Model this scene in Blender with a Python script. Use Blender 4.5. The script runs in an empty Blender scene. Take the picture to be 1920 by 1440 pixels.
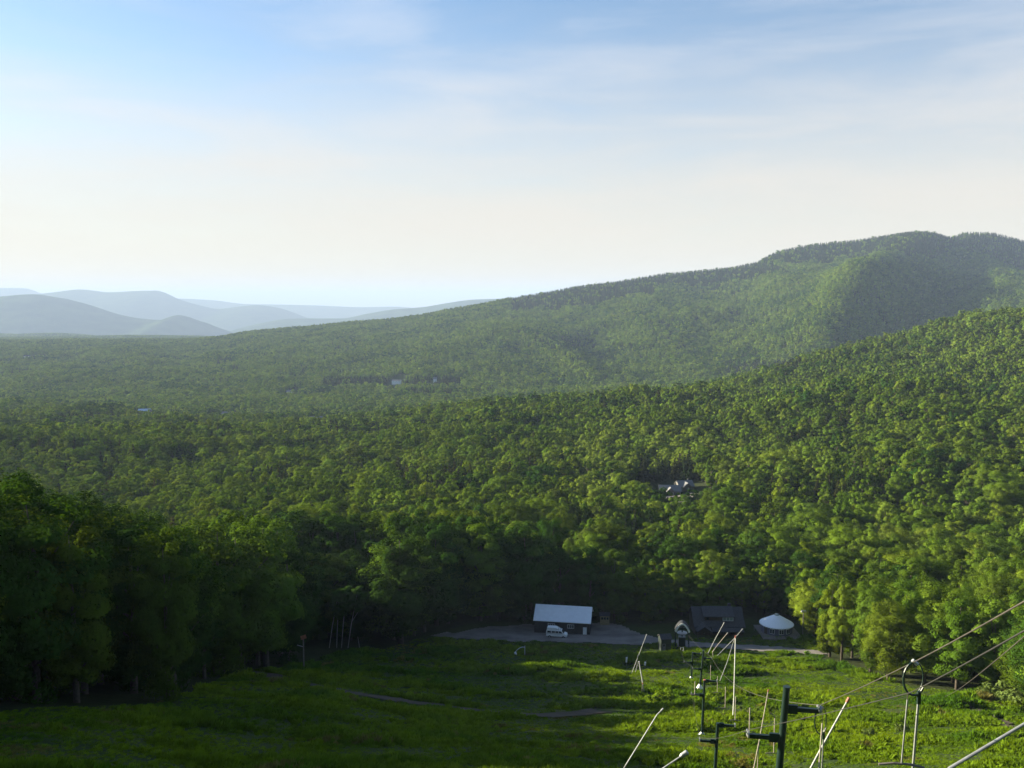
import bpy, math, random
import numpy as np
from mathutils import Vector, Matrix

random.seed(7)
RNG = np.random.default_rng(7)
C = bpy.context.scene.collection
SC = bpy.context.scene
PI = math.pi

# ------------------------------------------------------------------ camera
F = 1663.0
PITCH = math.radians(5.5)
CP, SP = math.cos(PITCH), math.sin(PITCH)
cam = bpy.data.cameras.new('camera')
cam.sensor_width = 36.0
cam.lens = 36.0 * F / 1920.0
cam.clip_start = 0.3
cam.clip_end = 120000
camo = bpy.data.objects.new('camera', cam)
C.objects.link(camo)
camo.location = (0, 0, 0)
camo.rotation_euler = (PI / 2 - PITCH, 0, 0)
SC.camera = camo


def ray(px, py):
    u = (px - 960) / F
    v = (720 - py) / F
    return np.array([u, CP + v * SP, -SP + v * CP])


def at(px, py, Y):
    d = ray(px, py)
    return d * (Y / d[1])


def project(x, y, z):
    dep = y * CP - z * SP
    dep = np.maximum(dep, 1e-3)
    v = (y * SP + z * CP) / dep
    return 960 + F * x / dep, 720 - F * v, dep


# ------------------------------------------------------------------ noise
_T = np.random.default_rng(3).random((256, 256))


def vnoise(x, y):
    xi = np.floor(x).astype(int)
    yi = np.floor(y).astype(int)
    fx = x - xi
    fy = y - yi
    fx = fx * fx * (3 - 2 * fx)
    fy = fy * fy * (3 - 2 * fy)
    g = lambda a, b: _T[a & 255, b & 255]
    return (g(xi, yi) * (1 - fx) * (1 - fy) + g(xi + 1, yi) * fx * (1 - fy) +
            g(xi, yi + 1) * (1 - fx) * fy + g(xi + 1, yi + 1) * fx * fy)


def fbm(x, y, o=4):
    s, a, t = 0, .5, 0
    for k in range(o):
        s = s + a * vnoise(x * 2 ** k + 17.3 * k, y * 2 ** k + 9.1 * k)
        t += a
        a *= .5
    return s / t - .5


# ------------------------------------------------------------------ terrain
def pchip(x, y, xi):
    x = np.asarray(x, float)
    y = np.asarray(y, float)
    h = np.diff(x)
    dl = np.diff(y) / h
    m = np.zeros_like(y)
    for k in range(1, len(x) - 1):
        if dl[k - 1] * dl[k] > 0:
            w1 = 2 * h[k] + h[k - 1]
            w2 = h[k] + 2 * h[k - 1]
            m[k] = (w1 + w2) / (w1 / dl[k - 1] + w2 / dl[k])
    m[0], m[-1] = dl[0], dl[-1]
    i = np.clip(np.searchsorted(x, xi) - 1, 0, len(x) - 2)
    t = np.clip((xi - x[i]) / h[i], 0, 1)
    return ((2 * t ** 3 - 3 * t ** 2 + 1) * y[i] + (t ** 3 - 2 * t ** 2 + t) * h[i] * m[i] +
            (-2 * t ** 3 + 3 * t ** 2) * y[i + 1] + (t ** 3 - t ** 2) * h[i] * m[i + 1])


YS = [0, 30, 50, 80, 110, 150, 190, 225, 260, 300, 350, 450, 620, 800, 1000, 1250, 1500, 2000]
PX = [-500, 0, 480, 960, 1300, 1600, 1920, 2400]
TAB = [
    [-1.7, -16.5, -27.6, -38.4, -50, -65, -77, -86, -93, -99, -106, -118, -130, -139, -150, -172, -195, -225],
    [-1.7, -16.5, -27.6, -38.4, -50, -65, -77, -86, -93, -99, -106, -118, -130, -139, -150, -172, -195, -225],
    [-1.7, -17.5, -29, -42, -51.5, -66, -78.5, -86, -90, -94, -101, -111, -124, -133, -146, -178, -203, -224],
    [-1.7, -19, -29.5, -43.6, -55.9, -69.5, -79.7, -86, -88.5, -94, -99.5, -109, -119, -126, -129, -160, -192, -216],
    [-1.7, -19, -29.5, -43.6, -55.9, -69.5, -79.7, -86, -88.5, -98, -104, -107, -112, -116, -119, -126, -168, -202],
    [-1.7, -19, -29.5, -43.6, -55.9, -69.5, -79.7, -86, -92, -98, -103, -102, -103, -98, -91, -82, -130, -170],
    [-1.7, -19, -29.5, -43.6, -55.9, -69.5, -79.7, -85, -92, -97, -96.5, -96, -93, -81, -60, -20, -70, -105],
    [-1.7, -19, -29.5, -43.6, -55.9, -69.5, -78, -80, -82, -84, -84, -82, -72, -45, -10, 40, 25, 20],
]
DY = np.concatenate([np.linspace(0, 300, 301), np.linspace(305, 2000, 340)])
DP = np.linspace(-500, 2400, 291)
_cols = np.array([pchip(YS, r, DY) for r in TAB])
GRID = np.array([pchip(PX, _cols[:, k], DP) for k in range(len(DY))])   # [Y, px]

RIDGE = [(-500, 646), (0, 643), (300, 641), (400, 638), (500, 624), (640, 611), (760, 599), (860, 582), (940, 566),
         (1000, 556), (1090, 540), (1180, 528), (1250, 516), (1330, 509), (1400, 497), (1440, 477), (1480, 467),
         (1540, 459), (1600, 452), (1650, 443), (1700, 438), (1735, 442), (1757, 449), (1785, 440), (1830, 440),
         (1870, 451), (1920, 463), (2050, 500), (2400, 540)]
_rx = np.array([a for a, b in RIDGE])
_rz = np.array([at(a, b, 4000)[2] for a, b in RIDGE])
RZ = pchip(_rx, _rz, DP)


def ground(x, Y):
    x = np.atleast_1d(np.asarray(x, float))
    Y = np.atleast_1d(np.asarray(Y, float))
    px = np.clip(960 + F * x / (np.maximum(Y, 55) * 1.02), -499, 2399)
    yc = np.clip(Y, 0, 2000)
    i = np.clip(np.searchsorted(DY, yc, side='right') - 1, 0, len(DY) - 2)
    t = (yc - DY[i]) / (DY[i + 1] - DY[i])
    q = (px + 500) / 10.0
    j = np.clip(np.floor(q).astype(int), 0, len(DP) - 2)
    s = q - j
    z = (GRID[i, j] * (1 - t) * (1 - s) + GRID[i + 1, j] * t * (1 - s) + GRID[i, j + 1] * (1 - t) * s + GRID[i + 1, j + 1] * t * s)
    z0 = z
    z = np.where(Y < 0, -1.7 - .46 * Y - .0 * x, z)
    tt = np.clip((Y - 2000) / 2000, 0, 1)
    zr = RZ[j] * (1 - s) + RZ[j + 1] * s
    up = np.clip((px - 500) / 700, 0, 1)
    face = z0 + (zr - z0) * tt ** (1.0 + .25 * up)
    win = np.sin(PI * np.clip(tt, 0, 1) ** .85)
    crest = 1700 - 190 * (1 - tt)
    face = face + up * win * (95 * np.exp(-((px - crest) / 75) ** 2) - 90 * np.exp(-((px - crest - 150) / 75) ** 2))
    face = face + up * win * 34 * (1 - np.abs(2 * vnoise(px / 150 + tt * 1.6 + 4, tt * 1.2 + 7) - 1) * 2)
    face = face + win * 30 * fbm(px / 70 + 3, tt * 6, 3)
    far = np.maximum(zr - .30 * (Y - 4000), -205 - np.clip(Y - 4000, 0, 4000) * .04 - np.clip(Y - 8000, 0, 9000) * .0458)
    z = np.where(Y > 2000, np.where(Y > 4000, far, face), z)
    z = z + np.clip((Y - 5000) / 3000, 0, 1) * (Y < 17000) * 130 * fbm(x / 1500 + 9, Y / 1300 + 2, 3)
    # rolling relief
    a = np.clip((Y - 260) / 400, 0, 1) * np.where(Y > 3600, .5, 1)
    z = z + a * np.where(Y < 1500, 38, 16) * fbm(x / 150 + 5, Y / 190 + 3, 3)
    b = np.clip((Y - 20) / 40, 0, 1) * (1 - np.clip((Y - 195) / 15, 0, 1) * np.clip((260 - Y) / 15, 0, 1))
    z = z + b * 1.1 * fbm(x / 22 + 2.2, Y / 15 + 1.1, 3)
    z = z - 2.6 * np.exp(-((x - 19) / 12) ** 2 - ((Y - 76) / 14) ** 2)
    return z


def gz(x, y):
    return float(ground(x, y)[0])


def hit(px, py, y0=8.0, y1=6000.0):
    d = ray(px, py)
    Y = y0
    while Y < y1:
        p = d * (Y / d[1])
        if p[2] <= gz(p[0], Y):
            lo, hi = Y / 1.01 - .2, Y
            for _ in range(18):
                m = (lo + hi) / 2
                p = d * (m / d[1])
                if p[2] <= gz(p[0], m):
                    hi = m
                else:
                    lo = m
            p = d * (hi / d[1])
            return np.array([p[0], p[1], gz(p[0], p[1])])
        Y = Y * 1.01 + .2
    p = d * (y1 / d[1])
    return p


# ------------------------------------------------------------------ materials
MATS = {}


def nt(m):
    m.use_nodes = True
    t = m.node_tree
    t.nodes.clear()
    return t, t.nodes, t.links


def plain(name, col, rough=.6, metal=0.0, var=.15, scale=3.0, bump=0.0, bscale=20.0, spec=.4):
    if name in MATS:
        return MATS[name]
    m = bpy.data.materials.new(name)
    t, n, l = nt(m)
    out = n.new('ShaderNodeOutputMaterial')
    p = n.new('ShaderNodeBsdfPrincipled')
    p.inputs['Roughness'].default_value = rough
    p.inputs['Metallic'].default_value = metal
    p.inputs['Specular IOR Level'].default_value = spec
    tc = n.new('ShaderNodeTexCoord')
    no = n.new('ShaderNodeTexNoise')
    no.inputs['Scale'].default_value = scale
    no.inputs['Detail'].default_value = 5
    l.new(tc.outputs['Object'], no.inputs['Vector'])
    r = n.new('ShaderNodeValToRGB')
    r.color_ramp.elements[0].position = .3
    r.color_ramp.elements[1].position = .7
    r.color_ramp.elements[0].color = tuple(c * (1 - var) for c in col) + (1,)
    r.color_ramp.elements[1].color = tuple(min(1, c * (1 + var)) for c in col) + (1,)
    l.new(no.outputs['Fac'], r.inputs['Fac'])
    l.new(r.outputs['Color'], p.inputs['Base Color'])
    if bump:
        n2 = n.new('ShaderNodeTexNoise')
        n2.inputs['Scale'].default_value = bscale
        l.new(tc.outputs['Object'], n2.inputs['Vector'])
        b = n.new('ShaderNodeBump')
        b.inputs['Strength'].default_value = bump
        l.new(n2.outputs['Fac'], b.inputs['Height'])
        l.new(b.outputs['Normal'], p.inputs['Normal'])
    l.new(p.outputs['BSDF'], out.inputs['Surface'])
    MATS[name] = m
    return m


def leaf_mat(name, mode, trans=.27):
    """mode: 'object' -> the object's own colour, 'tint' -> colour carried by each instance"""
    m = bpy.data.materials.new(name)
    t, n, l = nt(m)
    out = n.new('ShaderNodeOutputMaterial')
    if mode == 'object':
        src = n.new('ShaderNodeObjectInfo').outputs['Color']
    else:
        a = n.new('ShaderNodeAttribute')
        a.attribute_type = 'INSTANCER'
        a.attribute_name = 'tint'
        src = a.outputs['Color']
    tc = n.new('ShaderNodeTexCoord')
    no = n.new('ShaderNodeTexNoise')
    no.inputs['Scale'].default_value = .55
    no.inputs['Detail'].default_value = 4
    l.new(tc.outputs['Object'], no.inputs['Vector'])
    mr = n.new('ShaderNodeMapRange')
    mr.inputs['From Min'].default_value = .3
    mr.inputs['From Max'].default_value = .7
    mr.inputs['To Min'].default_value = .7
    mr.inputs['To Max'].default_value = 1.3
    l.new(no.outputs['Fac'], mr.inputs['Value'])
    mul = n.new('ShaderNodeVectorMath')
    mul.operation = 'SCALE'
    l.new(src, mul.inputs[0])
    l.new(mr.outputs['Result'], mul.inputs['Scale'])
    d = n.new('ShaderNodeBsdfDiffuse')
    l.new(mul.outputs[0], d.inputs['Color'])
    tr = n.new('ShaderNodeBsdfTranslucent')
    ty = n.new('ShaderNodeVectorMath')
    ty.operation = 'MULTIPLY'
    ty.inputs[1].default_value = (1.35, 1.25, .55)
    l.new(mul.outputs[0], ty.inputs[0])
    l.new(ty.outputs[0], tr.inputs['Color'])
    mx = n.new('ShaderNodeMixShader')
    mx.inputs[0].default_value = trans
    l.new(d.outputs[0], mx.inputs[1])
    l.new(tr.outputs[0], mx.inputs[2])
    l.new(mx.outputs[0], out.inputs['Surface'])
    return m


LEAF = leaf_mat('leaf', 'object')
LEAFT = leaf_mat('forest_leaf', 'tint')
GRASST = leaf_mat('grass_blade', 'tint', .3)
BARK = plain('bark', (.07, .055, .042), .9, var=.4, scale=4, bump=.4)
BIRCH = plain('birch_bark', (.27, .25, .22), .85, var=.3, scale=6)


def ground_mat():
    m = bpy.data.materials.new('ground_cover')
    t, n, l = nt(m)
    out = n.new('ShaderNodeOutputMaterial')
    p = n.new('ShaderNodeBsdfPrincipled')
    p.inputs['Roughness'].default_value = .95
    p.inputs['Specular IOR Level'].default_value = .1
    geo = n.new('ShaderNodeNewGeometry')

    def noise(scale, det=5):
        q = n.new('ShaderNodeTexNoise')
        q.inputs['Scale'].default_value = scale
        q.inputs['Detail'].default_value = det
        l.new(geo.outputs['Position'], q.inputs['Vector'])
        return q.outputs['Fac']

    def ramp(fac, stops):
        r = n.new('ShaderNodeValToRGB')
        e = r.color_ramp.elements
        while len(e) < len(stops):
            e.new(.5)
        for k, (pos, c) in enumerate(stops):
            e[k].position = pos
            e[k].color = tuple(c) + (1,)
        l.new(fac, r.inputs['Fac'])
        return r.outputs['Color']

    def mix(fac, a, b):
        q = n.new('ShaderNodeMix')
        q.data_type = 'RGBA'
        l.new(fac, q.inputs['Factor'])
        l.new(a, q.inputs[6])
        l.new(b, q.inputs[7])
        return q.outputs[2]
    grass = ramp(noise(.09), [(.3, (.016, .032, .006)), (.5, (.026, .046, .008)), (.68, (.042, .056, .013))])
    dry = ramp(noise(.6), [(.3, (.04, .045, .016)), (.7, (.085, .075, .035))])
    g = mix(ramp(noise(.16, 6), [(.64, (0, 0, 0)), (.74, (1, 1, 1))]), grass, dry)
    fl = ramp(noise(.5), [(.3, (.018, .026, .008)), (.7, (.035, .045, .014))])
    far = ramp(noise(.012, 8), [(.35, (.03, .055, .014)), (.65, (.06, .09, .022))])
    a = n.new('ShaderNodeAttribute')
    a.attribute_name = 'cover'
    sep = n.new('ShaderNodeSeparateColor')
    l.new(a.outputs['Color'], sep.inputs[0])
    c = mix(sep.outputs[0], fl, g)
    c = mix(sep.outputs[1], c, far)
    l.new(c, p.inputs['Base Color'])
    b = n.new('ShaderNodeBump')
    b.inputs['Strength'].default_value = .6
    b.inputs['Distance'].default_value = .4
    l.new(noise(1.4, 6), b.inputs['Height'])
    l.new(b.outputs['Normal'], p.inputs['Normal'])
    l.new(p.outputs['BSDF'], out.inputs['Surface'])
    return m


def hill_mat():
    m = bpy.data.materials.new('hill_forest')
    t, n, l = nt(m)
    out = n.new('ShaderNodeOutputMaterial')
    p = n.new('ShaderNodeBsdfDiffuse')
    geo = n.new('ShaderNodeNewGeometry')
    q = n.new('ShaderNodeTexNoise')
    q.inputs['Scale'].default_value = .004
    q.inputs['Detail'].default_value = 9
    l.new(geo.outputs['Position'], q.inputs['Vector'])
    r = n.new('ShaderNodeValToRGB')
    r.color_ramp.elements[0].position = .35
    r.color_ramp.elements[1].position = .65
    r.color_ramp.elements[0].color = (.022, .04, .014, 1)
    r.color_ramp.elements[1].color = (.05, .075, .022, 1)
    l.new(q.outputs['Fac'], r.inputs['Fac'])
    l.new(r.outputs['Color'], p.inputs['Color'])
    b = n.new('ShaderNodeBump')
    b.inputs['Strength'].default_value = 1
    b.inputs['Distance'].default_value = 14
    q2 = n.new('ShaderNodeTexNoise')
    q2.inputs['Scale'].default_value = .03
    q2.inputs['Detail'].default_value = 6
    l.new(geo.outputs['Position'], q2.inputs['Vector'])
    l.new(q2.outputs['Fac'], b.inputs['Height'])
    l.new(b.outputs['Normal'], p.inputs['Normal'])
    l.new(p.outputs['BSDF'], out.inputs['Surface'])
    return m


# ------------------------------------------------------------------ mesh helpers
class MB:
    def __init__(self):
        self.v = []
        self.f = []

    def add(self, vs, fs):
        o = len(self.v)
        self.v += [tuple(map(float, p)) for p in vs]
        self.f += [tuple(i + o for i in f) for f in fs]
        return self

    def box(self, c, s, rz=0.0, M=None):
        x, y, z = s[0] / 2, s[1] / 2, s[2] / 2
        vs = [Vector((a * x, b * y, d * z)) for d in (-1, 1) for b in (-1, 1) for a in (-1, 1)]
        R = Matrix.Rotation(rz, 3, 'Z') if M is None else M
        vs = [R @ p + Vector(c) for p in vs]
        return self.add(vs, [(0, 2, 3, 1), (4, 5, 7, 6), (0, 1, 5, 4), (2, 6, 7, 3), (0, 4, 6, 2), (1, 3, 7, 5)])

    def tube(self, pts, rad, n=8, cap=True):
        pts = [Vector(p) for p in pts]
        if not hasattr(rad, '__len__'):
            rad = [rad] * len(pts)
        vs, fs = [], []
        ref = None
        for k, p in enumerate(pts):
            d = (pts[min(k + 1, len(pts) - 1)] - pts[max(k - 1, 0)]).normalized()
            if ref is None:
                ref = Vector((1, 0, 0)) if abs(d.x) < .8 else Vector((0, 1, 0))
            a = d.cross(ref).normalized()
            b = d.cross(a)
            ref = b.cross(d) if False else ref
            for i in range(n):
                w = 2 * PI * i / n
                vs.append(p + (a * math.cos(w) + b * math.sin(w)) * rad[k])
        for k in range(len(pts) - 1):
            for i in range(n):
                j = (i + 1) % n
                fs.append((k * n + i, k * n + j, (k + 1) * n + j, (k + 1) * n + i))
        if cap:
            fs.append(tuple(range(n))[::-1])
            fs.append(tuple((len(pts) - 1) * n + i for i in range(n)))
        return self.add(vs, fs)

    def prism(self, prof, y0, y1):
        """prof: list of (x, z), extruded along y"""
        n = len(prof)
        vs = [(x, y0, z) for x, z in prof] + [(x, y1, z) for x, z in prof]
        fs = [tuple(range(n)), tuple(range(2 * n - 1, n - 1, -1))]
        fs += [(i, (i + 1) % n + 0, (i + 1) % n + n, i + n)[::-1] for i in range(n)]
        return self.add(vs, fs)

    def prismx(self, prof, x0, x1):
        n = len(prof)
        vs = [(x0, y, z) for y, z in prof] + [(x1, y, z) for y, z in prof]
        fs = [tuple(range(n))[::-1], tuple(range(n, 2 * n))]
        fs += [(i, (i + 1) % n, (i + 1) % n + n, i + n) for i in range(n)]
        return self.add(vs, fs)

    def lathe(self, prof, n=24, c=(0, 0, 0)):
        vs, fs = [], []
        for r, z in prof:
            for i in range(n):
                w = 2 * PI * i / n
                vs.append((c[0] + r * math.cos(w), c[1] + r * math.sin(w), c[2] + z))
        for k in range(len(prof) - 1):
            for i in range(n):
                j = (i + 1) % n
                fs.append((k * n + i, k * n + j, (k + 1) * n + j, (k + 1) * n + i))
        fs.append(tuple(range(n))[::-1])
        fs.append(tuple((len(prof) - 1) * n + i for i in range(n)))
        return self.add(vs, fs)

    def mesh(self, name, mat, smooth=False):
        me = bpy.data.meshes.new(name)
        me.from_pydata(self.v, [], self.f)
        if mat:
            me.materials.append(mat)
        if smooth:
            me.polygons.foreach_set('use_smooth', [True] * len(me.polygons))
        me.update()
        return me

    def build(self, name, mat, parent=None, bevel=0.0, smooth=False, label=None):
        o = bpy.data.objects.new(name, self.mesh(name, mat, smooth))
        C.objects.link(o)
        if parent is not None:
            o.parent = parent
        if bevel:
            b = o.modifiers.new('bevel', 'BEVEL')
            b.width = bevel
            b.segments = 2
            b.limit_method = 'ANGLE'
        if label:
            o['label'] = label
        return o


def tag(o, label, cat, group=None, kind=None):
    o['label'] = label
    o['category'] = cat
    if group:
        o['group'] = group
    if kind:
        o['kind'] = kind
    return o


def thing(name, label, cat, loc=(0, 0, 0), rz=0.0, group=None):
    o = bpy.data.objects.new(name, None)
    o.empty_display_size = .5
    C.objects.link(o)
    o.location = tuple(map(float, loc))
    o.rotation_euler = (0, 0, rz)
    return tag(o, label, cat, group)


def raw_mesh(name, v, f, mats, mi=None, smooth=False):
    me = bpy.data.meshes.new(name)
    v = np.asarray(v, np.float32)
    f = np.asarray(f, np.int32)
    me.vertices.add(len(v))
    me.vertices.foreach_set('co', v.ravel())
    k = f.shape[1]
    me.loops.add(f.size)
    me.loops.foreach_set('vertex_index', f.ravel())
    me.polygons.add(len(f))
    me.polygons.foreach_set('loop_start', np.arange(0, f.size, k, dtype=np.int32))
    me.polygons.foreach_set('loop_total', np.full(len(f), k, np.int32))
    if mi is not None:
        me.polygons.foreach_set('material_index', np.asarray(mi, np.int32))
    if smooth:
        me.polygons.foreach_set('use_smooth', np.ones(len(f), bool))
    for m in mats:
        me.materials.append(m)
    me.update(calc_edges=True)
    return me


# ------------------------------------------------------------------ plan outlines (from where things stand on the ground)
def poly_hit(pts):
    return np.array([hit(a, b)[:2] for a, b in pts])


def inside(poly, x, y):
    x = np.asarray(x)
    y = np.asarray(y)
    r = np.zeros(x.shape, bool)
    n = len(poly)
    for i in range(n):
        x0, y0 = poly[i]
        x1, y1 = poly[(i + 1) % n]
        c = ((y0 > y) != (y1 > y)) & (x < (x1 - x0) * (y - y0) / (y1 - y0 + 1e-12) + x0)
        r ^= c
    return r


MEADOW = np.vstack([poly_hit([(0, 1335), (200, 1325), (330, 1312), (430, 1262), (540, 1252), (650, 1220), (720, 1217),
                              (800, 1190), (880, 1171), (1000, 1162), (1120, 1163), (1200, 1174), (1290, 1164),
                              (1400, 1160), (1500, 1170), (1530, 1198), (1545, 1235), (1600, 1258), (1690, 1283),
                              (1800, 1297), (1920, 1306)]),
                    [(75, 125), (50, 60), (45, -60), (-70, -60), (-52, 60)]])
LOT = poly_hit([(800, 1192), (880, 1200), (960, 1203), (1100, 1206), (1240, 1212), (1300, 1214), (1420, 1220), (1545, 1229),
                (1545, 1222), (1420, 1211), (1310, 1205), (1230, 1196), (1190, 1185), (1160, 1172), (1120, 1168), (1000, 1172), (910, 1176), (870, 1184)])


def line_hit(pts):
    return np.array([hit(a, b)[:2] for a, b in pts])


TRACK = line_hit([(435, 1256), (500, 1266), (560, 1282), (640, 1297), (720, 1310), (820, 1324), (940, 1340), (1040, 1343), (1130, 1334)])
TRACK2 = line_hit([(1806, 1322), (1850, 1340), (1890, 1358), (1925, 1374), (1990, 1400)])


def dist_line(pl, x, y):
    d = np.full(np.shape(x), 1e9)
    for (x0, y0), (x1, y1) in zip(pl[:-1], pl[1:]):
        dx, dy = x1 - x0, y1 - y0
        t = np.clip(((x - x0) * dx + (y - y0) * dy) / (dx * dx + dy * dy), 0, 1)
        d = np.minimum(d, np.hypot(x - x0 - t * dx, y - y0 - t * dy))
    return d


# ------------------------------------------------------------------ ground sheet
def build_ground():
    ys = list(np.arange(-700, -80, 20)) + list(np.arange(-80, 262, 1.5))
    y = ys[-1]
    while y < 50000:
        y *= 1.016
        ys.append(y)
    ys = np.array(ys)
    s = np.linspace(-1, 1, 301)
    Yg, Sg = np.meshgrid(ys, s, indexing='ij')
    Xg = Sg * (np.maximum(Yg, 0) * .75 + 60 + np.maximum(-Yg, 0) * 1.6)
    Z = ground(Xg.ravel(), Yg.ravel())
    v = np.stack([Xg.ravel(), Yg.ravel(), Z], 1)
    n, m = Yg.shape
    idx = np.arange(n * m).reshape(n, m)
    f = np.stack([idx[:-1, :-1], idx[:-1, 1:], idx[1:, 1:], idx[1:, :-1]], -1).reshape(-1, 4)
    me = raw_mesh('ground', v, f, [ground_mat()], smooth=True)
    att = me.attributes.new('cover', 'FLOAT_COLOR', 'POINT')
    md = inside(MEADOW, v[:, 0], v[:, 1]) | (v[:, 1] < 60) & (np.abs(v[:, 0]) < 45)
    far = np.clip((v[:, 1] - 1400) / 1500, 0, 1)
    col = np.stack([md.astype(float), far, np.zeros(len(v)), np.ones(len(v))], 1).astype(np.float32)
    att.data.foreach_set('color', col.ravel())
    o = bpy.data.objects.new('ground', me)
    C.objects.link(o)
    tag(o, 'grassy ski slope running down into a forested valley', 'ground', kind='structure')


build_ground()


def hill(name, pts, Y, W, base, amp, label):
    xs = np.array([a for a, b in pts], float)
    q = np.linspace(xs[0], xs[-1], 260)
    py = pchip(xs, [b for a, b in pts], q)
    P = np.array([at(a, b, Y) for a, b in zip(q, py)])
    vv = np.linspace(-1, 1, 61)
    V = []
    for t in vv:
        yy = Y + t * W + 0 * P[:, 0]
        X = P[:, 0]
        k = (1 - abs(t) ** 1.4)
        h = base + (P[:, 2] - base) * k
        h = h + amp * 2 * fbm(X / 700 + 3, yy / 500 + Y, 4) * k * (abs(t) + .06)
        V.append(np.stack([X, yy, h], 1))
    V = np.array(V)
    n, m = V.shape[:2]
    idx = np.arange(n * m).reshape(n, m)
    f = np.stack([idx[:-1, :-1], idx[:-1, 1:], idx[1:, 1:], idx[1:, :-1]], -1).reshape(-1, 4)
    me = raw_mesh(name, V.reshape(-1, 3), f, [HILL], smooth=True)
    o = bpy.data.objects.new(name, me)
    C.objects.link(o)
    tag(o, label, 'hill', kind='structure')


HILL = hill_mat()
hill('near_ridge', [(-500, 590), (-150, 575), (0, 556), (60, 552), (110, 558), (160, 570), (210, 587), (260, 597), (300, 600), (335, 591),
                    (365, 604), (395, 622), (430, 634), (480, 640)], 13000, 1900, -610, 60, 'dark blue wooded ridge at the far left of the valley')
hill('middle_ridge', [(-500, 590), (-100, 570), (30, 556), (95, 549), (150, 543), (205, 548), (250, 546), (292, 545), (325, 558), (355, 568), (410, 579),
                      (445, 575), (480, 572), (520, 577), (560, 592), (600, 606), (660, 625)], 20500, 3200, -785, 80, 'blue ridge with a blunt end behind the near ridge')
hill('far_ridge', [(-600, 560), (-100, 545), (0, 540), (45, 540), (62, 547), (120, 556), (200, 566), (330, 560), (400, 563), (460, 570), (520, 571), (600, 573),
                   (680, 576), (740, 575), (800, 580), (1000, 585), (1400, 590)], 27500, 3600, -790, 60, 'palest ridge line on the horizon')
hill('spur_ridge', [(380, 640), (430, 622), (490, 606), (540, 598), (590, 597), (640, 597), (690, 588), (740, 580), (790, 576), (840, 568), (885, 562),
                    (935, 560), (1000, 556), (1200, 552), (1500, 560)], 15500, 2300, -700, 50, 'blue spur running left from the big mountain')


# draped sheets
def drape_poly(name, poly, mat, label, cat, off=.16, step=1.0):
    x0, y0 = poly.min(0)
    x1, y1 = poly.max(0)
    xs = np.arange(x0 - 1, x1 + 1, step)
    ys = np.arange(y0 - 1, y1 + 1, step)
    X, Y = np.meshgrid(xs, ys, indexing='ij')
    Z = ground(X.ravel(), Y.ravel()).reshape(X.shape) + off
    jx = fbm(X / 3, Y / 3, 3) * 3
    jy = fbm(X / 3 + 40, Y / 3, 3) * 3
    cx = (X[:-1, :-1] + X[1:, 1:]) / 2 + jx[:-1, :-1]
    cy = (Y[:-1, :-1] + Y[1:, 1:]) / 2 + jy[:-1, :-1]
    ok = inside(poly, cx.ravel(), cy.ravel())
    n, m = X.shape
    idx = np.arange(n * m).reshape(n, m)
    f = np.stack([idx[:-1, :-1], idx[1:, :-1], idx[1:, 1:], idx[:-1, 1:]], -1).reshape(-1, 4)[ok]
    used = np.unique(f)
    mp = np.zeros(n * m, int)
    mp[used] = np.arange(len(used))
    v = np.stack([X.ravel(), Y.ravel(), Z.ravel()], 1)[used]
    o = bpy.data.objects.new(name, raw_mesh(name, v, mp[f], [mat], smooth=True))
    C.objects.link(o)
    tag(o, label, cat, kind='structure')


def ribbon(pl, w):
    pl = np.array(pl)
    t = np.gradient(pl, axis=0)
    t /= np.linalg.norm(t, axis=1)[:, None]
    nn = np.stack([-t[:, 1], t[:, 0]], 1)
    return np.vstack([pl + nn * w / 2, (pl - nn * w / 2)[::-1]])


GRAVEL = plain('gravel', (.155, .138, .126), .95, var=.35, scale=.25, bump=.5, bscale=6)
DIRT = plain('dirt', (.036, .026, .017), .95, var=.5, scale=.5, bump=.5, bscale=4)
drape_poly('gravel_lot', LOT, GRAVEL, 'grey gravel lot and lane along the foot of the slope', 'gravel', step=.7)
drape_poly('dirt_track', ribbon(TRACK, 4.6), DIRT, 'brown dirt track crossing the shaded meadow', 'track', step=.5)
drape_poly('dirt_path', ribbon(TRACK2, 1.5), DIRT, 'worn path climbing at the right edge of the meadow', 'path', step=.4)


# ------------------------------------------------------------------ tree shapes
def leaf_quads(P, Nrm, size, rng):
    n = len(P)
    Nrm = Nrm / np.linalg.norm(Nrm, axis=1)[:, None]
    r = rng.normal(size=(n, 3))
    a = np.cross(Nrm, r)
    a /= np.linalg.norm(a, axis=1)[:, None]
    b = np.cross(Nrm, a)
    s = size * rng.uniform(.55, 1.3, n)[:, None]
    w = s * rng.uniform(.5, .85, n)[:, None]
    v = np.stack([P - a * s, P - b * w + Nrm * s * .15, P + a * s, P + b * w + Nrm * s * .15], 1).reshape(-1, 3)
    f = np.arange(n * 4).reshape(-1, 4)
    return v, f


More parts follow.
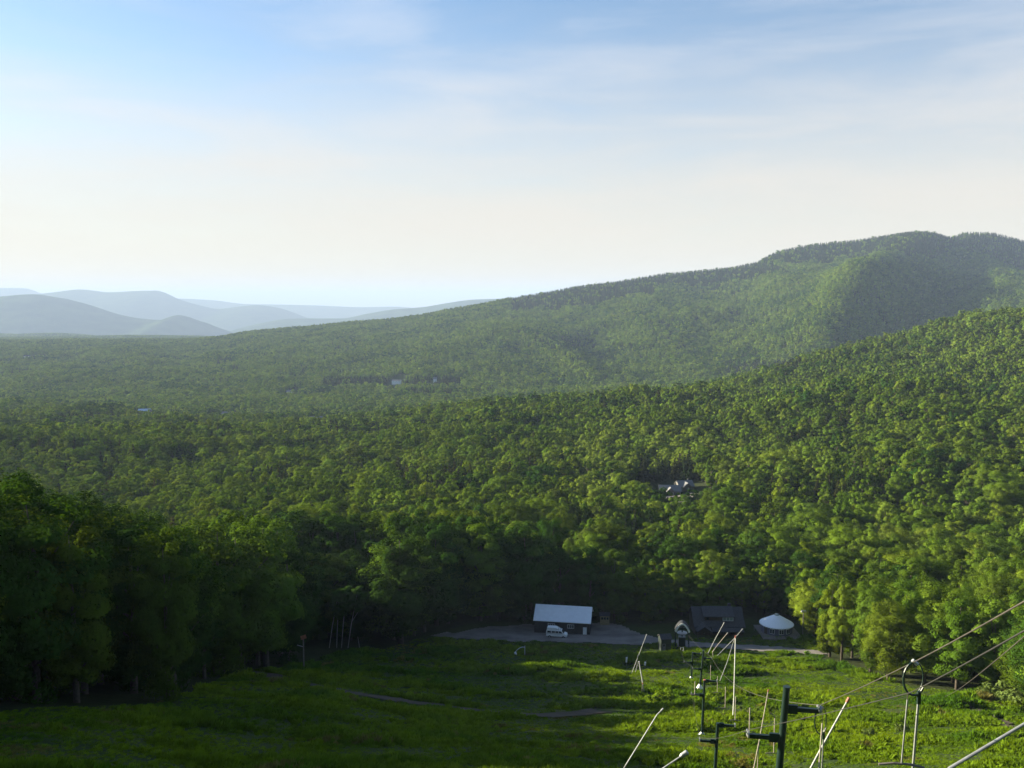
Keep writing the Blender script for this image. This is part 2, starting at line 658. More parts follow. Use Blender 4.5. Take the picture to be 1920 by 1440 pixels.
def broadleaf(seed, H, R, nc, nl, leaf, low=.2, lean=0.0, loose=0.0):
    rng = np.random.default_rng(seed)
    zc = H * (.5 + low * .5)
    hz = H * (.5 - low * .5)
    cl = []
    tries = 0
    while len(cl) < nc and tries < 4000:
        tries += 1
        d = rng.normal(size=3)
        d /= np.linalg.norm(d)
        rf = rng.uniform(.45, 1.0)
        z = d[2] * rf
        wid = 1.0 if z > -.2 else 1 + (z + .2) * .5
        c = np.array([d[0] * rf * R * wid, d[1] * rf * R * wid, zc + z * hz * .95])
        cr = R * rng.uniform(.19, .36) * (1.1 - .3 * max(z, 0))
        if all(np.linalg.norm((c - k[0]) * (1, 1, .9)) > .55 * min(cr, k[1]) + .25 * cr for k in cl):
            cl.append((c, cr))
    Ps, Ns = [], []
    cen = np.array([0, 0, zc - .2 * hz])
    for c, cr in cl:
        k = max(6, int(nl * (cr / (R * .28)) ** 2))
        d = rng.normal(size=(k, 3))
        d /= np.linalg.norm(d, axis=1)[:, None]
        d[:, 2] = np.where(d[:, 2] < -.25, d[:, 2] * .4, d[:, 2])
        rad = cr * np.where(rng.random(k) < .10, rng.uniform(.9, 1.4, k), rng.uniform(.74 - .3 * loose, 1.06, k))
        p = c + d * rad[:, None] * (1, 1, .8)
        out = (p - cen)
        out /= np.linalg.norm(out, axis=1)[:, None]
        Ps.append(p)
        Ns.append(d * .8 + out * .8 + rng.normal(size=(k, 3)) * (.30 + loose * .3) + np.array([0, 0, .1]))
    P = np.vstack(Ps)
    v, f = leaf_quads(P, np.vstack(Ns), leaf, rng)
    v[:, 0] += lean * v[:, 2]
    t = MB()
    bend = rng.normal(size=2) * .25
    t.tube([(0, 0, -.8), (bend[0] * .3, bend[1] * .3, H * .25), (bend[0], bend[1], H * .55), (0, 0, H * .85)],
           [H * .021, H * .016, H * .010, H * .002], 7)
    order = sorted(cl, key=lambda k: k[0][2])
    for c, cr in order[::max(1, len(order) // 9)]:
        z0 = max(H * .16, c[2] - np.hypot(c[0], c[1]) * .9 - .5)
        z0 = min(z0, H * .6)
        mid = np.array([c[0] * .45, c[1] * .45, z0 + (c[2] - z0) * .4])
        t.tube([(0, 0, z0), mid, c], [H * .008, H * .006, H * .0015], 5, cap=False)
    return v, f, t


def conifer(seed, H, R, nt_, nl, leaf):
    rng = np.random.default_rng(seed)
    Ps, Ns = [], []
    for k in range(nt_):
        q = (k + rng.uniform(0, .6)) / nt_
        z = H * (.10 + .88 * q)
        r = R * (1 - q) ** .85 * rng.uniform(.75, 1.12) + .12
        nb = max(5, int(9 * (1 - q) + 4))
        for b in range(nb):
            w = rng.uniform(0, 2 * PI)
            L = r * rng.uniform(.7, 1.1)
            m = max(3, int(nl * (L / R)))
            t = rng.uniform(.12, 1, m) ** .7
            p = np.stack([np.cos(w) * t * L, np.sin(w) * t * L, z - t * L * .28 + rng.normal(size=m) * .12], 1)
            p += rng.normal(size=(m, 3)) * .14
            Ps.append(p)
            nn = np.stack([np.full(m, np.cos(w) * .6), np.full(m, np.sin(w) * .6), np.full(m, .8)], 1) + rng.normal(size=(m, 3)) * .35
            Ns.append(nn)
    v, f = leaf_quads(np.vstack(Ps), np.vstack(Ns), leaf, rng)
    t = MB().tube([(0, 0, -.8), (0, 0, H * .5), (0, 0, H * .97)], [H * .016, H * .009, .02], 6)
    return v, f, t


def proto_pair(tag_, shape):
    v, f, t = shape
    return raw_mesh(tag_ + '_crown', v, f, [LEAF]), t.mesh(tag_ + '_trunk', BARK, True)


NEAR = [proto_pair('broadleaf', broadleaf(100 + k, 16, R_, nc, 620, lf, low, ln)) for k, (R_, nc, lf, low, ln) in enumerate([
    (4.6, 74, .115, .10, 0), (5.2, 80, .12, .14, .03), (4.0, 66, .11, .06, -.03), (5.0, 76, .115, .18, .02), (3.4, 58, .105, .04, 0),
    (4.7, 62, .125, .12, -.02), (4.3, 76, .11, .13, .04), (3.8, 54, .12, .08, .02)])]
EDGE = [proto_pair('broadleaf', broadleaf(150 + k, 16, R_, nc, 520, .15, -.04, ln)) for k, (R_, nc, ln) in enumerate([(4.4, 56, .0), (4.9, 60, .02), (3.9, 50, -.02), (3.5, 46, .01)])]
NEARC = [proto_pair('conifer', conifer(200 + k, 16, R_, 24, 22, .32)) for k, R_ in enumerate([3.0, 2.5, 3.5])]


def proto_stuff(name, shape):
    v, f, t = shape
    tv = np.array(t.v)
    # trunk tubes are quads plus n-gon caps; keep the quads only
    tf = np.array([q for q in t.f if len(q) == 4], int)
    V = np.vstack([v, tv])
    Fa = np.vstack([f, tf + len(v)])
    mi = np.concatenate([np.zeros(len(f)), np.ones(len(tf))])
    me = raw_mesh(name, V, Fa, [LEAFT, BARK], mi)
    return bpy.data.objects.new(name, me)


def make_coll(name, objs):
    c = bpy.data.collections.new(name)
    for k, o in enumerate(objs):
        o.name = '%s_%02d' % (name, k)
        c.objects.link(o)
    return c


P_MID = [proto_stuff('m', broadleaf(300 + k, 16, R_, nc, 150, .30, low)) for k, (R_, nc, low) in enumerate([
    (4.6, 32, .12), (5.2, 34, .15), (4.0, 28, .08), (4.8, 26, .2), (3.5, 24, .06), (4.4, 36, .14)])]
P_MIDC = [proto_stuff('m', conifer(400 + k, 16, R_, 18, 16, .5)) for k, R_ in enumerate([4.3, 3.6])]
P_FAR = [proto_stuff('m', broadleaf(500 + k, 16, R_, nc, 40, .68, low)) for k, (R_, nc, low) in enumerate([
    (4.8, 20, .12), (5.2, 20, .15), (4.2, 18, .08), (4.6, 16, .2)])]
P_FARC = [proto_stuff('m', conifer(600 + k, 16, R_, 10, 7, .9)) for k, R_ in enumerate([3.2, 2.7])]
P_NEAR = []
for k, (R_, nc, lf, low, ln) in enumerate([(4.6, 44, .34, .10, 0), (5.2, 50, .36, .14, .03), (4.0, 40, .32, .06, -.03)]):
    P_NEAR.append(proto_stuff('m', broadleaf(150 + k, 16, R_, nc, 300, lf * .4, -.02, ln)))
FOREST_PROTO = P_NEAR + P_MID + P_MIDC + P_FAR + P_FARC     # 0-2, 3-8, 9-10, 11-14, 15-16
FOREST_COLL = make_coll('forest_proto', FOREST_PROTO)


def scatter(name, P, rotz, scale, index, tint, coll, tilt=None):
    me = bpy.data.meshes.new(name)
    n = len(P)
    me.vertices.add(n)
    me.vertices.foreach_set('co', np.asarray(P, np.float32).ravel())
    a = me.attributes.new('rot', 'FLOAT_VECTOR', 'POINT')
    r = np.zeros((n, 3), np.float32)
    r[:, 2] = rotz
    if tilt is not None:
        r[:, 0] = tilt
    a.data.foreach_set('vector', r.ravel())
    a = me.attributes.new('scl', 'FLOAT_VECTOR', 'POINT')
    a.data.foreach_set('vector', np.asarray(scale, np.float32).ravel())
    a = me.attributes.new('pick', 'INT', 'POINT')
    a.data.foreach_set('value', np.asarray(index, np.int32))
    a = me.attributes.new('tint', 'FLOAT_COLOR', 'POINT')
    a.data.foreach_set('color', np.concatenate([tint, np.ones((n, 1))], 1).astype(np.float32).ravel())
    o = bpy.data.objects.new(name, me)
    C.objects.link(o)
    g = bpy.data.node_groups.new(name + '_scatter', 'GeometryNodeTree')
    g.interface.new_socket('Geometry', in_out='INPUT', socket_type='NodeSocketGeometry')
    g.interface.new_socket('Geometry', in_out='OUTPUT', socket_type='NodeSocketGeometry')
    N, L = g.nodes, g.links
    gi = N.new('NodeGroupInput')
    go = N.new('NodeGroupOutput')
    ip = N.new('GeometryNodeInstanceOnPoints')
    ci = N.new('GeometryNodeCollectionInfo')
    ci.inputs['Collection'].default_value = coll
    ci.inputs['Separate Children'].default_value = True
    ci.inputs['Reset Children'].default_value = True

    def attr(nm, ty):
        q = N.new('GeometryNodeInputNamedAttribute')
        q.data_type = ty
        q.inputs['Name'].default_value = nm
        return q.outputs['Attribute']
    L.new(gi.outputs[0], ip.inputs['Points'])
    L.new(ci.outputs[0], ip.inputs['Instance'])
    ip.inputs['Pick Instance'].default_value = True
    L.new(attr('pick', 'INT'), ip.inputs['Instance Index'])
    e2r = N.new('FunctionNodeEulerToRotation')
    L.new(attr('rot', 'FLOAT_VECTOR'), e2r.inputs[0])
    L.new(e2r.outputs[0], ip.inputs['Rotation'])
    L.new(attr('scl', 'FLOAT_VECTOR'), ip.inputs['Scale'])
    L.new(ip.outputs[0], go.inputs[0])
    md = o.modifiers.new('scatter', 'NODES')
    md.node_group = g
    return o


# ------------------------------------------------------------------ light direction
SUN_AZ = math.radians(-67)
SUN_EL = math.radians(14)
SUN = np.array([math.sin(SUN_AZ) * math.cos(SUN_EL), math.cos(SUN_AZ) * math.cos(SUN_EL), math.sin(SUN_EL)])

# ------------------------------------------------------------------ where trees grow
# clearings: px, py on the ground, half-width in m, half-depth in m, front clearance
CLEAR = []


def clearing(px, py, rx, ry):
    p = hit(px, py, y0=280)
    CLEAR.append((p[0], p[1], rx, ry))
    return p


P_CABINS = clearing(1252, 936, 26, 62)
P_DRIVE = clearing(1088, 936, 6.5, 24)
FARH = []
for (px, py, rx, ry) in [(265, 784, 20, 100), (742, 722, 24, 130), (543, 742, 18, 110), (48, 674, 40, 190), (815, 718, 10, 80), (420, 785, 14, 85), (590, 797, 17, 85)]:
    FARH.append(clearing(px, py, rx, ry))


def jgrid(x0, x1, y0, y1, s):
    xs = np.arange(x0, x1, s)
    ys = np.arange(y0, y1, s * .9)
    X, Y = np.meshgrid(xs, ys)
    X = X + (np.arange(len(ys)) % 2)[:, None] * s * .5
    X = X + RNG.uniform(-.38, .38, X.shape) * s
    Y = Y + RNG.uniform(-.38, .38, Y.shape) * s
    return X.ravel(), Y.ravel()


def grow():
    out = []
    for (y0, y1, s, k) in [(-40, 45, 6.3, 0), (45, 330, 6.3, 0), (330, 800, 8.0, 0), (800, 1500, 8.8, 1), (1500, 2600, 9.8, 1), (2600, 4150, 11.5, 1), (4150, 8000, 20, 1)]:
        w = .66 * y1 + (90 if y0 < 100 else 30)
        x, y = jgrid(-w, w, y0, y1, s)
        ok = np.abs(x) < .66 * y + (95 if y0 < 100 else 30)
        if y0 < 0:
            ok = (x < -.62 * np.maximum(y, 0) - 14) & (x > -110)
        if y0 == 45:
            ok &= (x < .66 * y + 25)
        if y0 > 4000:
            ok &= (x < .05 * y)
        x, y = x[ok], y[ok]
        ok = ~inside(MEADOW, x, y)
        d = np.full(x.shape, 1.0)
        for (cx, cy, rx, ry) in CLEAR:
            ok &= ((x - cx) / rx) ** 2 + ((y - cy) / ry) ** 2 > 1
        ok &= ~((y < 95) & (x > 35))
        x, y = x[ok], y[ok]
        out.append(np.stack([x, y, np.full(x.shape, s)], 1))
    return np.vstack(out)


T = grow()
# the big maples standing forward along the dark wood's edge: base pixel, top pixel
BIG = [(448, 1262, 962), (500, 1258, 942), (526, 1234, 953), (606, 1216, 985), (700, 1211, 968), (738, 1204, 984), (776, 1196, 1004)]
bigp = [hit(a_, b_ - 4) for a_, b_, c_ in BIG]
bh = [at(a_, c_, p_[1])[2] - p_[2] for (a_, b_, c_), p_ in zip(BIG, bigp)]
for p_ in bigp:
    T = T[(np.hypot(T[:, 0] - p_[0], T[:, 1] - p_[1]) > 4.5)]
T = np.vstack([T, [[p_[0], p_[1], 6.3] for p_ in bigp]])
tx, ty, ts = T[:, 0], T[:, 1], T[:, 2]
tz = ground(tx, ty)
tpx, tpy, tdep = project(tx, ty, tz + 8)
N = len(tx)
hgt = np.clip(RNG.normal(15, 3.2, N), 8, 22) * np.where(ts > 9, ts / 9.0, 1) ** .8
wid = np.clip(RNG.normal(1.0, .2, N), .6, 1.5)
base_row = (ty < 262) & (tpx > 840) & (tpx < 1530)
hgt = np.where(ty > 2500, np.clip(hgt, 15, 21), hgt)
hgt = np.where(base_row, RNG.uniform(11.5, 15.5, N), hgt)
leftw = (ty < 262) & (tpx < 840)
hgt = np.where(leftw, RNG.uniform(20, 26, N) + np.clip((420 - tpx) / 420, 0, 1) * 4.5, hgt)
rightw = (ty < 250) & (tpx >= 1530)
hgt = np.where(rightw, RNG.uniform(14.5, 20, N), hgt)
SIL = [(-300, 860), (0, 872), (60, 880), (110, 905), (200, 905), (260, 940), (300, 985), (395, 990), (418, 958), (480, 945), (560, 952), (588, 990), (612, 965), (690, 972), (720, 1000), (760, 1005), (800, 1030)]
want = np.interp(tpx, [a for a, b in SIL], [b for a, b in SIL]) + np.where(RNG.random(N) < .45, RNG.uniform(-10, 12, N), RNG.uniform(12, 75, N))
dv_ = (720 - want) / F
zt_ = ty * (-SP + dv_ * CP) / (CP + dv_ * SP)
hgt = np.where(leftw, np.clip(zt_ - tz, 11, 29), hgt)
hgt = np.where(leftw & (ty < 115), np.maximum(hgt, 22), hgt)
hgt = np.where((ty < 75) & (tx < 0), RNG.uniform(21, 26, N), hgt)
hgt = np.where(leftw & (tpx > 800) & (ty < 215), RNG.uniform(13, 17, N), hgt)
# edge of the clearing keeps some small trees
kind = np.zeros(N, int)          # 0 broadleaf 1 conifer
nz = fbm(tx / 90 + 11, ty / 110 + 5, 3)
kind[(nz > .17) & (RNG.random(N) < .35) & (ty > 270)] = 1
kind[(RNG.random(N) < .015) & (ty > 270)] = 1
for (px, py, wx, wy, pr) in [(735, 716, 130, 7, .95), (170, 785, 60, 6, .8), (1180, 905, 0, 0, 0), (520, 900, 60, 16, .7), (700, 890, 70, 14, .5), (830, 905, 80, 24, .65), (1640, 925, 90, 26, .65),
                             (1480, 930, 60, 26, .5), (1430, 690, 70, 12, .7), (1240, 1000, 90, 16, .5), (1250, 885, 60, 16, .9), (820, 735, 60, 5, .6), (1060, 640, 60, 14, .5),  # behind the cabin clearing, dark conifers stand in for trees in shade
                             (1330, 540, 60, 14, .4), (1430, 508, 50, 8, .5)]:
    m = (np.abs(tpx - px) < wx) & (np.abs(tpy - py) < wy) & (RNG.random(N) < pr) & (ty > 270)
    kind[m] = 1
top = np.interp(tpx, _rx, [b for a, b in RIDGE])
dtop = tpy - top
kind[(ty > 2500) & (tpx > 960) & (dtop < 24 + 12 * np.clip((tpx - 1350) / 200, 0, 1) + 50 * fbm(tpx / 60, tpy / 30, 3)) & (RNG.random(N) < .9)] = 1
hgt = np.where((kind == 1), np.clip(hgt, 11, 17) * 1.0, hgt)
# the tall trees that keep the low sun off the barn, lodge and yurt
for (a, b) in [(1010, 1188), (1060, 1190), (1100, 1192), (1150, 1185), (1250, 1210), (1280, 1215), (1320, 1195), (1380, 1195), (1440, 1205), (1480, 1205), (1420, 1214), (1500, 1221), (1540, 1225), (1350, 1208)]:
    p = hit(a, b)
    for up_ in (0, 3.5, 6.0, 7.5):
        dx, dy = tx - p[0], ty - p[1] - 4
        hl = math.hypot(SUN[0], SUN[1])
        along = (dx * SUN[0] + dy * SUN[1]) / hl
        side = np.abs(dx * SUN[1] - dy * SUN[0]) / hl
        lim = p[2] + up_ + along * SUN[2] / hl - tz
        m = (along > 12) & (side < 5) & (ty < 330) & (ty > 200) & (lim < 27)
        hgt = np.where(m, np.maximum(hgt, np.minimum(lim + 1.5, np.where(tx < 5, 27, 20))), hgt)

# the tall trees whose shadow lies across the meadow
for (a, b) in [(1240, 1262), (1300, 1264), (1360, 1267), (1420, 1270), (1480, 1280), (1540, 1287), (1100, 1262), (1200, 1372), (1260, 1380), (1320, 1370), (1390, 1385),
               (1200, 1420), (1300, 1425), (1400, 1420), (1000, 1420), (900, 1400), (1050, 1370)]:
    p = hit(a, b)
    dx, dy = tx - p[0], ty - p[1]
    hl = math.hypot(SUN[0], SUN[1])
    along = (dx * SUN[0] + dy * SUN[1]) / hl
    side = np.abs(dx * SUN[1] - dy * SUN[0]) / hl
    lim = p[2] + along * SUN[2] / hl - tz
    m = leftw & (along > 20) & (side < 5) & (lim < 31)
    cap = np.where((tpx > -10) & (tpx < 400), np.clip(zt_ - tz, 15, 29), 30)
    hgt = np.where(m, np.maximum(hgt, np.minimum(lim + 1.5, cap)), hgt)

# trees that would stand in the low sun over the glades stay small
LIT = [(x_, y_) for (x_, y_) in [(1260, 1226), (1330, 1229), (1400, 1233), (1480, 1238), (1540, 1246), (1600, 1262), (1540, 1256), (1640, 1276),
                                 (1160, 1330), (1200, 1318), (1250, 1312), (1290, 1318), (1340, 1312), (1390, 1322), (1240, 1300), 
                                 (1580, 1320), (1640, 1330), (1700, 1340), (1780, 1330), (1860, 1330), (1620, 1375), (1720, 1372), (1560, 1362),
                                 (1800, 1380), (1900, 1400), (1700, 1412), (1600, 1405), (1820, 1425)]]
small = (ty < 330) & (tx < 20)
for (a, b) in LIT:
    p = hit(a, b)
    dx, dy = tx - p[0], ty - p[1]
    hx, hy = SUN[0], SUN[1]
    hl = math.hypot(hx, hy)
    along = (dx * hx + dy * hy) / hl
    side = np.abs(dx * hy - dy * hx) / hl
    zr_ = p[2] + .5 + along * SUN[2] / hl
    lim = zr_ - tz
    m = small & (along > 3) & (side < 3.6)
    lowest = np.where(leftw & (tpx > 300) & (tpx < 770), hgt * .80, 3.0)
    hgt = np.where(m, np.minimum(hgt, np.maximum(np.minimum(hgt, lim - .3), lowest)), hgt)
for p, h_ in zip(bigp, bh):
    for off_ in (-3.0, 0.0, 3.0):
        dx, dy = tx - p[0] - off_ * .4, ty - p[1] - off_
        hl = math.hypot(SUN[0], SUN[1])
        along = (dx * SUN[0] + dy * SUN[1]) / hl
        side = np.abs(dx * SUN[1] - dy * SUN[0]) / hl
        lim = p[2] + .6 * h_ + along * SUN[2] / hl - tz
        m = leftw & (along > 1.5) & (side < 4.5) & (lim > 7) & (along < 130)
        hgt = np.where(m, np.minimum(hgt, lim), hgt)
hgt[-len(BIG):] = bh
wid[-len(BIG):] = 1.12
drop = small & (hgt < 4.0)
bq = [hit(a_, 1214) for a_ in (612, 631, 642, 662)]
for q0 in bq:
    drop |= (np.abs(tx - q0[0]) < 4.5) & (ty < q0[1] + 5.5) & (ty > q0[1] - 25)
sg = hit(570, 1256)
drop |= (np.abs(tx - sg[0]) < 5.5) & (ty < sg[1] + 7) & (ty > sg[1] - 30) & (np.arange(N) < N - len(BIG))
drop |= rightw & ((RNG.random(N) < .28) | (tpx - 3.0 * wid * F / tdep < 1528))

GREEN = [('mid green', (.070, .118, .012)), ('dark green', (.031, .070, .010)), ('pale yellow-green', (.128, .190, .022)), ('fresh green', (.106, .162, .014)), ('olive green', (.070, .105, .020))]
CON = ('blackish green', (.020, .034, .014))
pz = fbm(tx / 75 + 2, ty / 95 + 8, 3)
rr = RNG.random(N) * .8 + .1 + pz * 1.7
tone = np.select([rr < .12, rr < .42, rr < .72, rr < .93], [1, 0, 3, 0], 2)
tone = np.where(RNG.random(N) < .035, 4, tone)
tone = np.where(RNG.random(N) < .03, 2, tone)
gl = (np.abs(tpx - 1190) < 110) & (np.abs(tpy - 900) < 70) & (kind == 0) & (fbm(tx / 40, ty / 40, 2) > -.04) & (RNG.random(N) < .8)
tone = np.where(gl, 2, tone)
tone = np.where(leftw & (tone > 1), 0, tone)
tone = np.where(leftw & (RNG.random(N) < .75), 1, tone)  # mostly the dark tone here: the left wood's shade painted into its leaves
tone = np.where((rightw | base_row) & (tone == 4), 0, tone)
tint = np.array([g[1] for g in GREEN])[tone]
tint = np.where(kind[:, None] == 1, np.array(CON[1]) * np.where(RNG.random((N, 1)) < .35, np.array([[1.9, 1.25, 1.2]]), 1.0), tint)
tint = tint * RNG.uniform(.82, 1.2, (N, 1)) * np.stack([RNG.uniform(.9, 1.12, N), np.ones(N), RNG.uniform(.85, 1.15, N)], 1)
tint = tint * np.where(leftw, .84, 1.0)[:, None] * np.where(ty > 1350, 1.22, 1.0)[:, None]  # left wood tint lowered again to deepen its painted shade
lime = gl & (tone == 2)
tint = np.where(lime[:, None], np.array([.165, .225, .03]), tint)
tint[-len(BIG):] = np.array([.07, .125, .014])
rotz = RNG.uniform(0, 2 * PI, N)

keep = ~drop
# what the photograph can see
order = np.argsort(tdep)
buf = np.full(200, 1500.0)
vis = np.zeros(N, bool)
ptop = project(tx, ty, tz + hgt)
for i in order:
    if not keep[i] or ty[i] > 1000:
        continue
    a, b, dp = ptop[0][i], ptop[1][i], ptop[2][i]
    if a < -15 or a > 1935 or ty[i] < 50:
        continue
    hw = 3.3 * wid[i] * F / dp
    k0, k1 = int(max(0, (a - hw * .7) // 10)), int(min(191, (a + hw * .7) // 10))
    if k1 < k0:
        continue
    seg = buf[k0:k1 + 1]
    vis[i] = (seg - b > 5).mean() > .4
    buf[k0:k1 + 1] = np.minimum(seg, b + hw * .25)
size = hgt * wid / tdep
cand = np.where(vis & keep & (kind == 0))[0]
cand = cand[np.argsort(-size[cand])][:300]
candc = np.where(vis & keep & (kind == 1) & (ty < 520))[0]
candc = candc[np.argsort(-size[candc])][:60]
single = np.zeros(N, bool)
single[cand] = True
single[candc] = True

ORD = ('first second third fourth fifth sixth seventh eighth ninth tenth eleventh twelfth thirteenth fourteenth fifteenth sixteenth seventeenth '
       'eighteenth nineteenth twentieth').split()
TENS = {10: 'hundred', 11: 'hundred-and-ten', 2: 'twenty', 3: 'thirty', 4: 'forty', 5: 'fifty', 6: 'sixty', 7: 'seventy', 8: 'eighty', 9: 'ninety'}
TENTH = {10: 'hundredth', 11: 'hundred-and-tenth', 2: 'twentieth', 3: 'thirtieth', 4: 'fortieth', 5: 'fiftieth', 6: 'sixtieth', 7: 'seventieth', 8: 'eightieth', 9: 'ninetieth'}


def ordinal(k):
    if k < 20:
        return ORD[k]
    a, b = divmod(k + 1, 10)
    return TENTH[a] if b == 0 else TENS[a] + '-' + ORD[b - 1]


def zone(i):
    p, y = tpx[i], ty[i]
    if y < 262 and p < 840:
        return ((0, 'in the dark wood between left edge and track') if p < 330 else (12, 'in the dark wood behind the orange board') if p < 600 else
                (13, 'in the dark wood left of the gravel lot'))
    if y < 250 and p >= 1530:
        return 1, 'in the sunlit wood right of the yurt'
    if y < 262:
        return 2, 'in the row close behind the barn and lodge'
    for k, (lim, t) in enumerate([(500, 'on the valley side above the far left wood'), (800, 'on the hillside above the tallest dark wood'), (1000, 'on the hillside left of the white barn roof'),
                                  (1110, 'on the hillside above the white barn roof'), (1230, 'on the hillside between barn and lift hut'), (1400, 'on the hillside above the dark lodge'),
                                  (1530, 'on the hillside above the white yurt'), (1720, 'on the hillside above the sunlit right wood'), (9999, 'on the hillside at the far right')]):
        if p < lim:
            return 3 + k, t


def place_trees():
    zs = {}
    for i in list(cand) + list(candc):
        zs.setdefault((zone(i), kind[i]), []).append(i)
    for ((zi, zt), kd), ids in zs.items():
        ids.sort(key=lambda i: tpx[i] if zi < 3 or zi > 11 else tdep[i])
        for r, i in enumerate(ids):
            word = 'conifer' if kd else 'tree'
            tn = CON[0] if kd else GREEN[tone[i]][0]
            if zi < 3 or zi > 11:
                lab = '%s %s, %s from the left %s' % (tn, word, ordinal(r), zt)
            else:
                lab = '%s %s, %s nearest %s' % (tn, word, ordinal(r), zt)
            pair = NEARC[i % 3] if kd else (EDGE[int(RNG.integers(0, 4))] if ty[i] < 262 and (tpx[i] < 1530 or RNG.random() < .5) else NEAR[int(RNG.integers(0, 8))])
            t = thing('conifer_tree' if kd else 'broadleaf_tree', lab, 'conifer' if kd else 'tree', (tx[i], ty[i], tz[i] - .1), rotz[i],
                      'conifers scattered through the forest' if kd else 'broadleaf trees of the woods')
            s = hgt[i] / 16
            sw = s ** .75 * wid[i]
            t.scale = (sw, sw, s)
            for nm, me in (('crown', pair[0]), ('trunk', pair[1])):
                o = bpy.data.objects.new(nm, me)
                o.parent = t
                C.objects.link(o)
                if nm == 'crown':
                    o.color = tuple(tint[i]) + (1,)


place_trees()
rest = np.where(keep & ~single)[0]
# far side of ridges cannot be seen from anywhere near: leave those out
gpx = np.arange(-60, 2000, 4)
hor = np.full(len(gpx), 5000.0)
okr = np.ones(len(rest), bool)
ro = rest[np.argsort(tdep[rest])]
gx_, gy_ = np.meshgrid(np.linspace(-.66, .66, 400), np.geomspace(60, 6600, 500))
gg = ground((gx_ * gy_).ravel(), gy_.ravel())
hp, hy_, hd = project((gx_ * gy_).ravel(), gy_.ravel(), gg)
hy_ = hy_.reshape(gx_.shape)
hmin = np.minimum.accumulate(hy_, axis=0)
ri = np.clip(np.searchsorted(np.geomspace(60, 6600, 500), ty[rest]) - 1, 0, 499)
ci_ = np.clip(((tx[rest] / ty[rest] + .66) / 1.32 * 399).astype(int), 0, 399)
margin = np.where(ty[rest] > 1500, 12, 60)
okr = (ptop[1][rest] < hmin[ri, ci_] + margin) | (ty[rest] < 700)
rest = rest[okr]
pick = np.zeros(len(rest), int)
q = RNG.integers(0, 1000, len(rest))
yy_, kk_ = ty[rest], kind[rest]
pick = np.where(yy_ < 230, q % 3, np.where(yy_ < 750, 3 + q % 6, 11 + q % 4))
pick = np.where(kk_ == 1, np.where(yy_ < 750, 9 + q % 2, 15 + q % 2), pick)
s = hgt[rest] / 16
sw = s ** .8 * wid[rest] * np.where(ts[rest] > 9, 1.12, 1.0)
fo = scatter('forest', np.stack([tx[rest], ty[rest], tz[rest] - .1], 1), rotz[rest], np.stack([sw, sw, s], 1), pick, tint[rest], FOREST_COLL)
tag(fo, 'dense green forest covering the valley floor, hillsides and mountain', 'forest', kind='stuff')
print('TREES', N, 'forest', len(rest), 'single', int(single.sum()))


# ------------------------------------------------------------------ grass and weeds of the meadow
def tuft(seed, nb, h, spread, w, broad=False):
    rng = np.random.default_rng(seed)
    V, Fa = [], []
    for k in range(nb):
        a = rng.uniform(0, 2 * PI)
        r = spread * math.sqrt(rng.random())
        b = np.array([math.cos(a) * r, math.sin(a) * r, 0])
        hh = h * rng.uniform(.5, 1.15)
        ln = rng.uniform(.1, .55) * hh
        aa = a + rng.normal() * .8
        tip = b + np.array([math.cos(aa) * ln, math.sin(aa) * ln, hh])
        ww = w * rng.uniform(.6, 1.3)
        sd = np.array([-math.sin(aa + 1), math.cos(aa + 1), 0]) * ww
        mid = b * .55 + tip * .45 + np.array([0, 0, hh * .12])
        o = len(V)
        if broad:
            V += [mid - sd * 1.6, b * .2 + mid * .8 - np.array([0, 0, ww]), mid + sd * 1.6, tip]
        else:
            V += [b - sd, b + sd, mid + sd * .8, tip]
        Fa.append((o, o + 1, o + 2, o + 3))
    me = raw_mesh('grass_tuft', V, Fa, [GRASST])
    return bpy.data.objects.new('grass_tuft', me)


GC = make_coll('grass_proto', [tuft(1, 70, .40, .45, .022), tuft(2, 64, .55, .42, .024), tuft(3, 90, .45, .48, .05, True), tuft(4, 90, .75, .45, .055, True), tuft(5, 60, .3, .5, .03)])


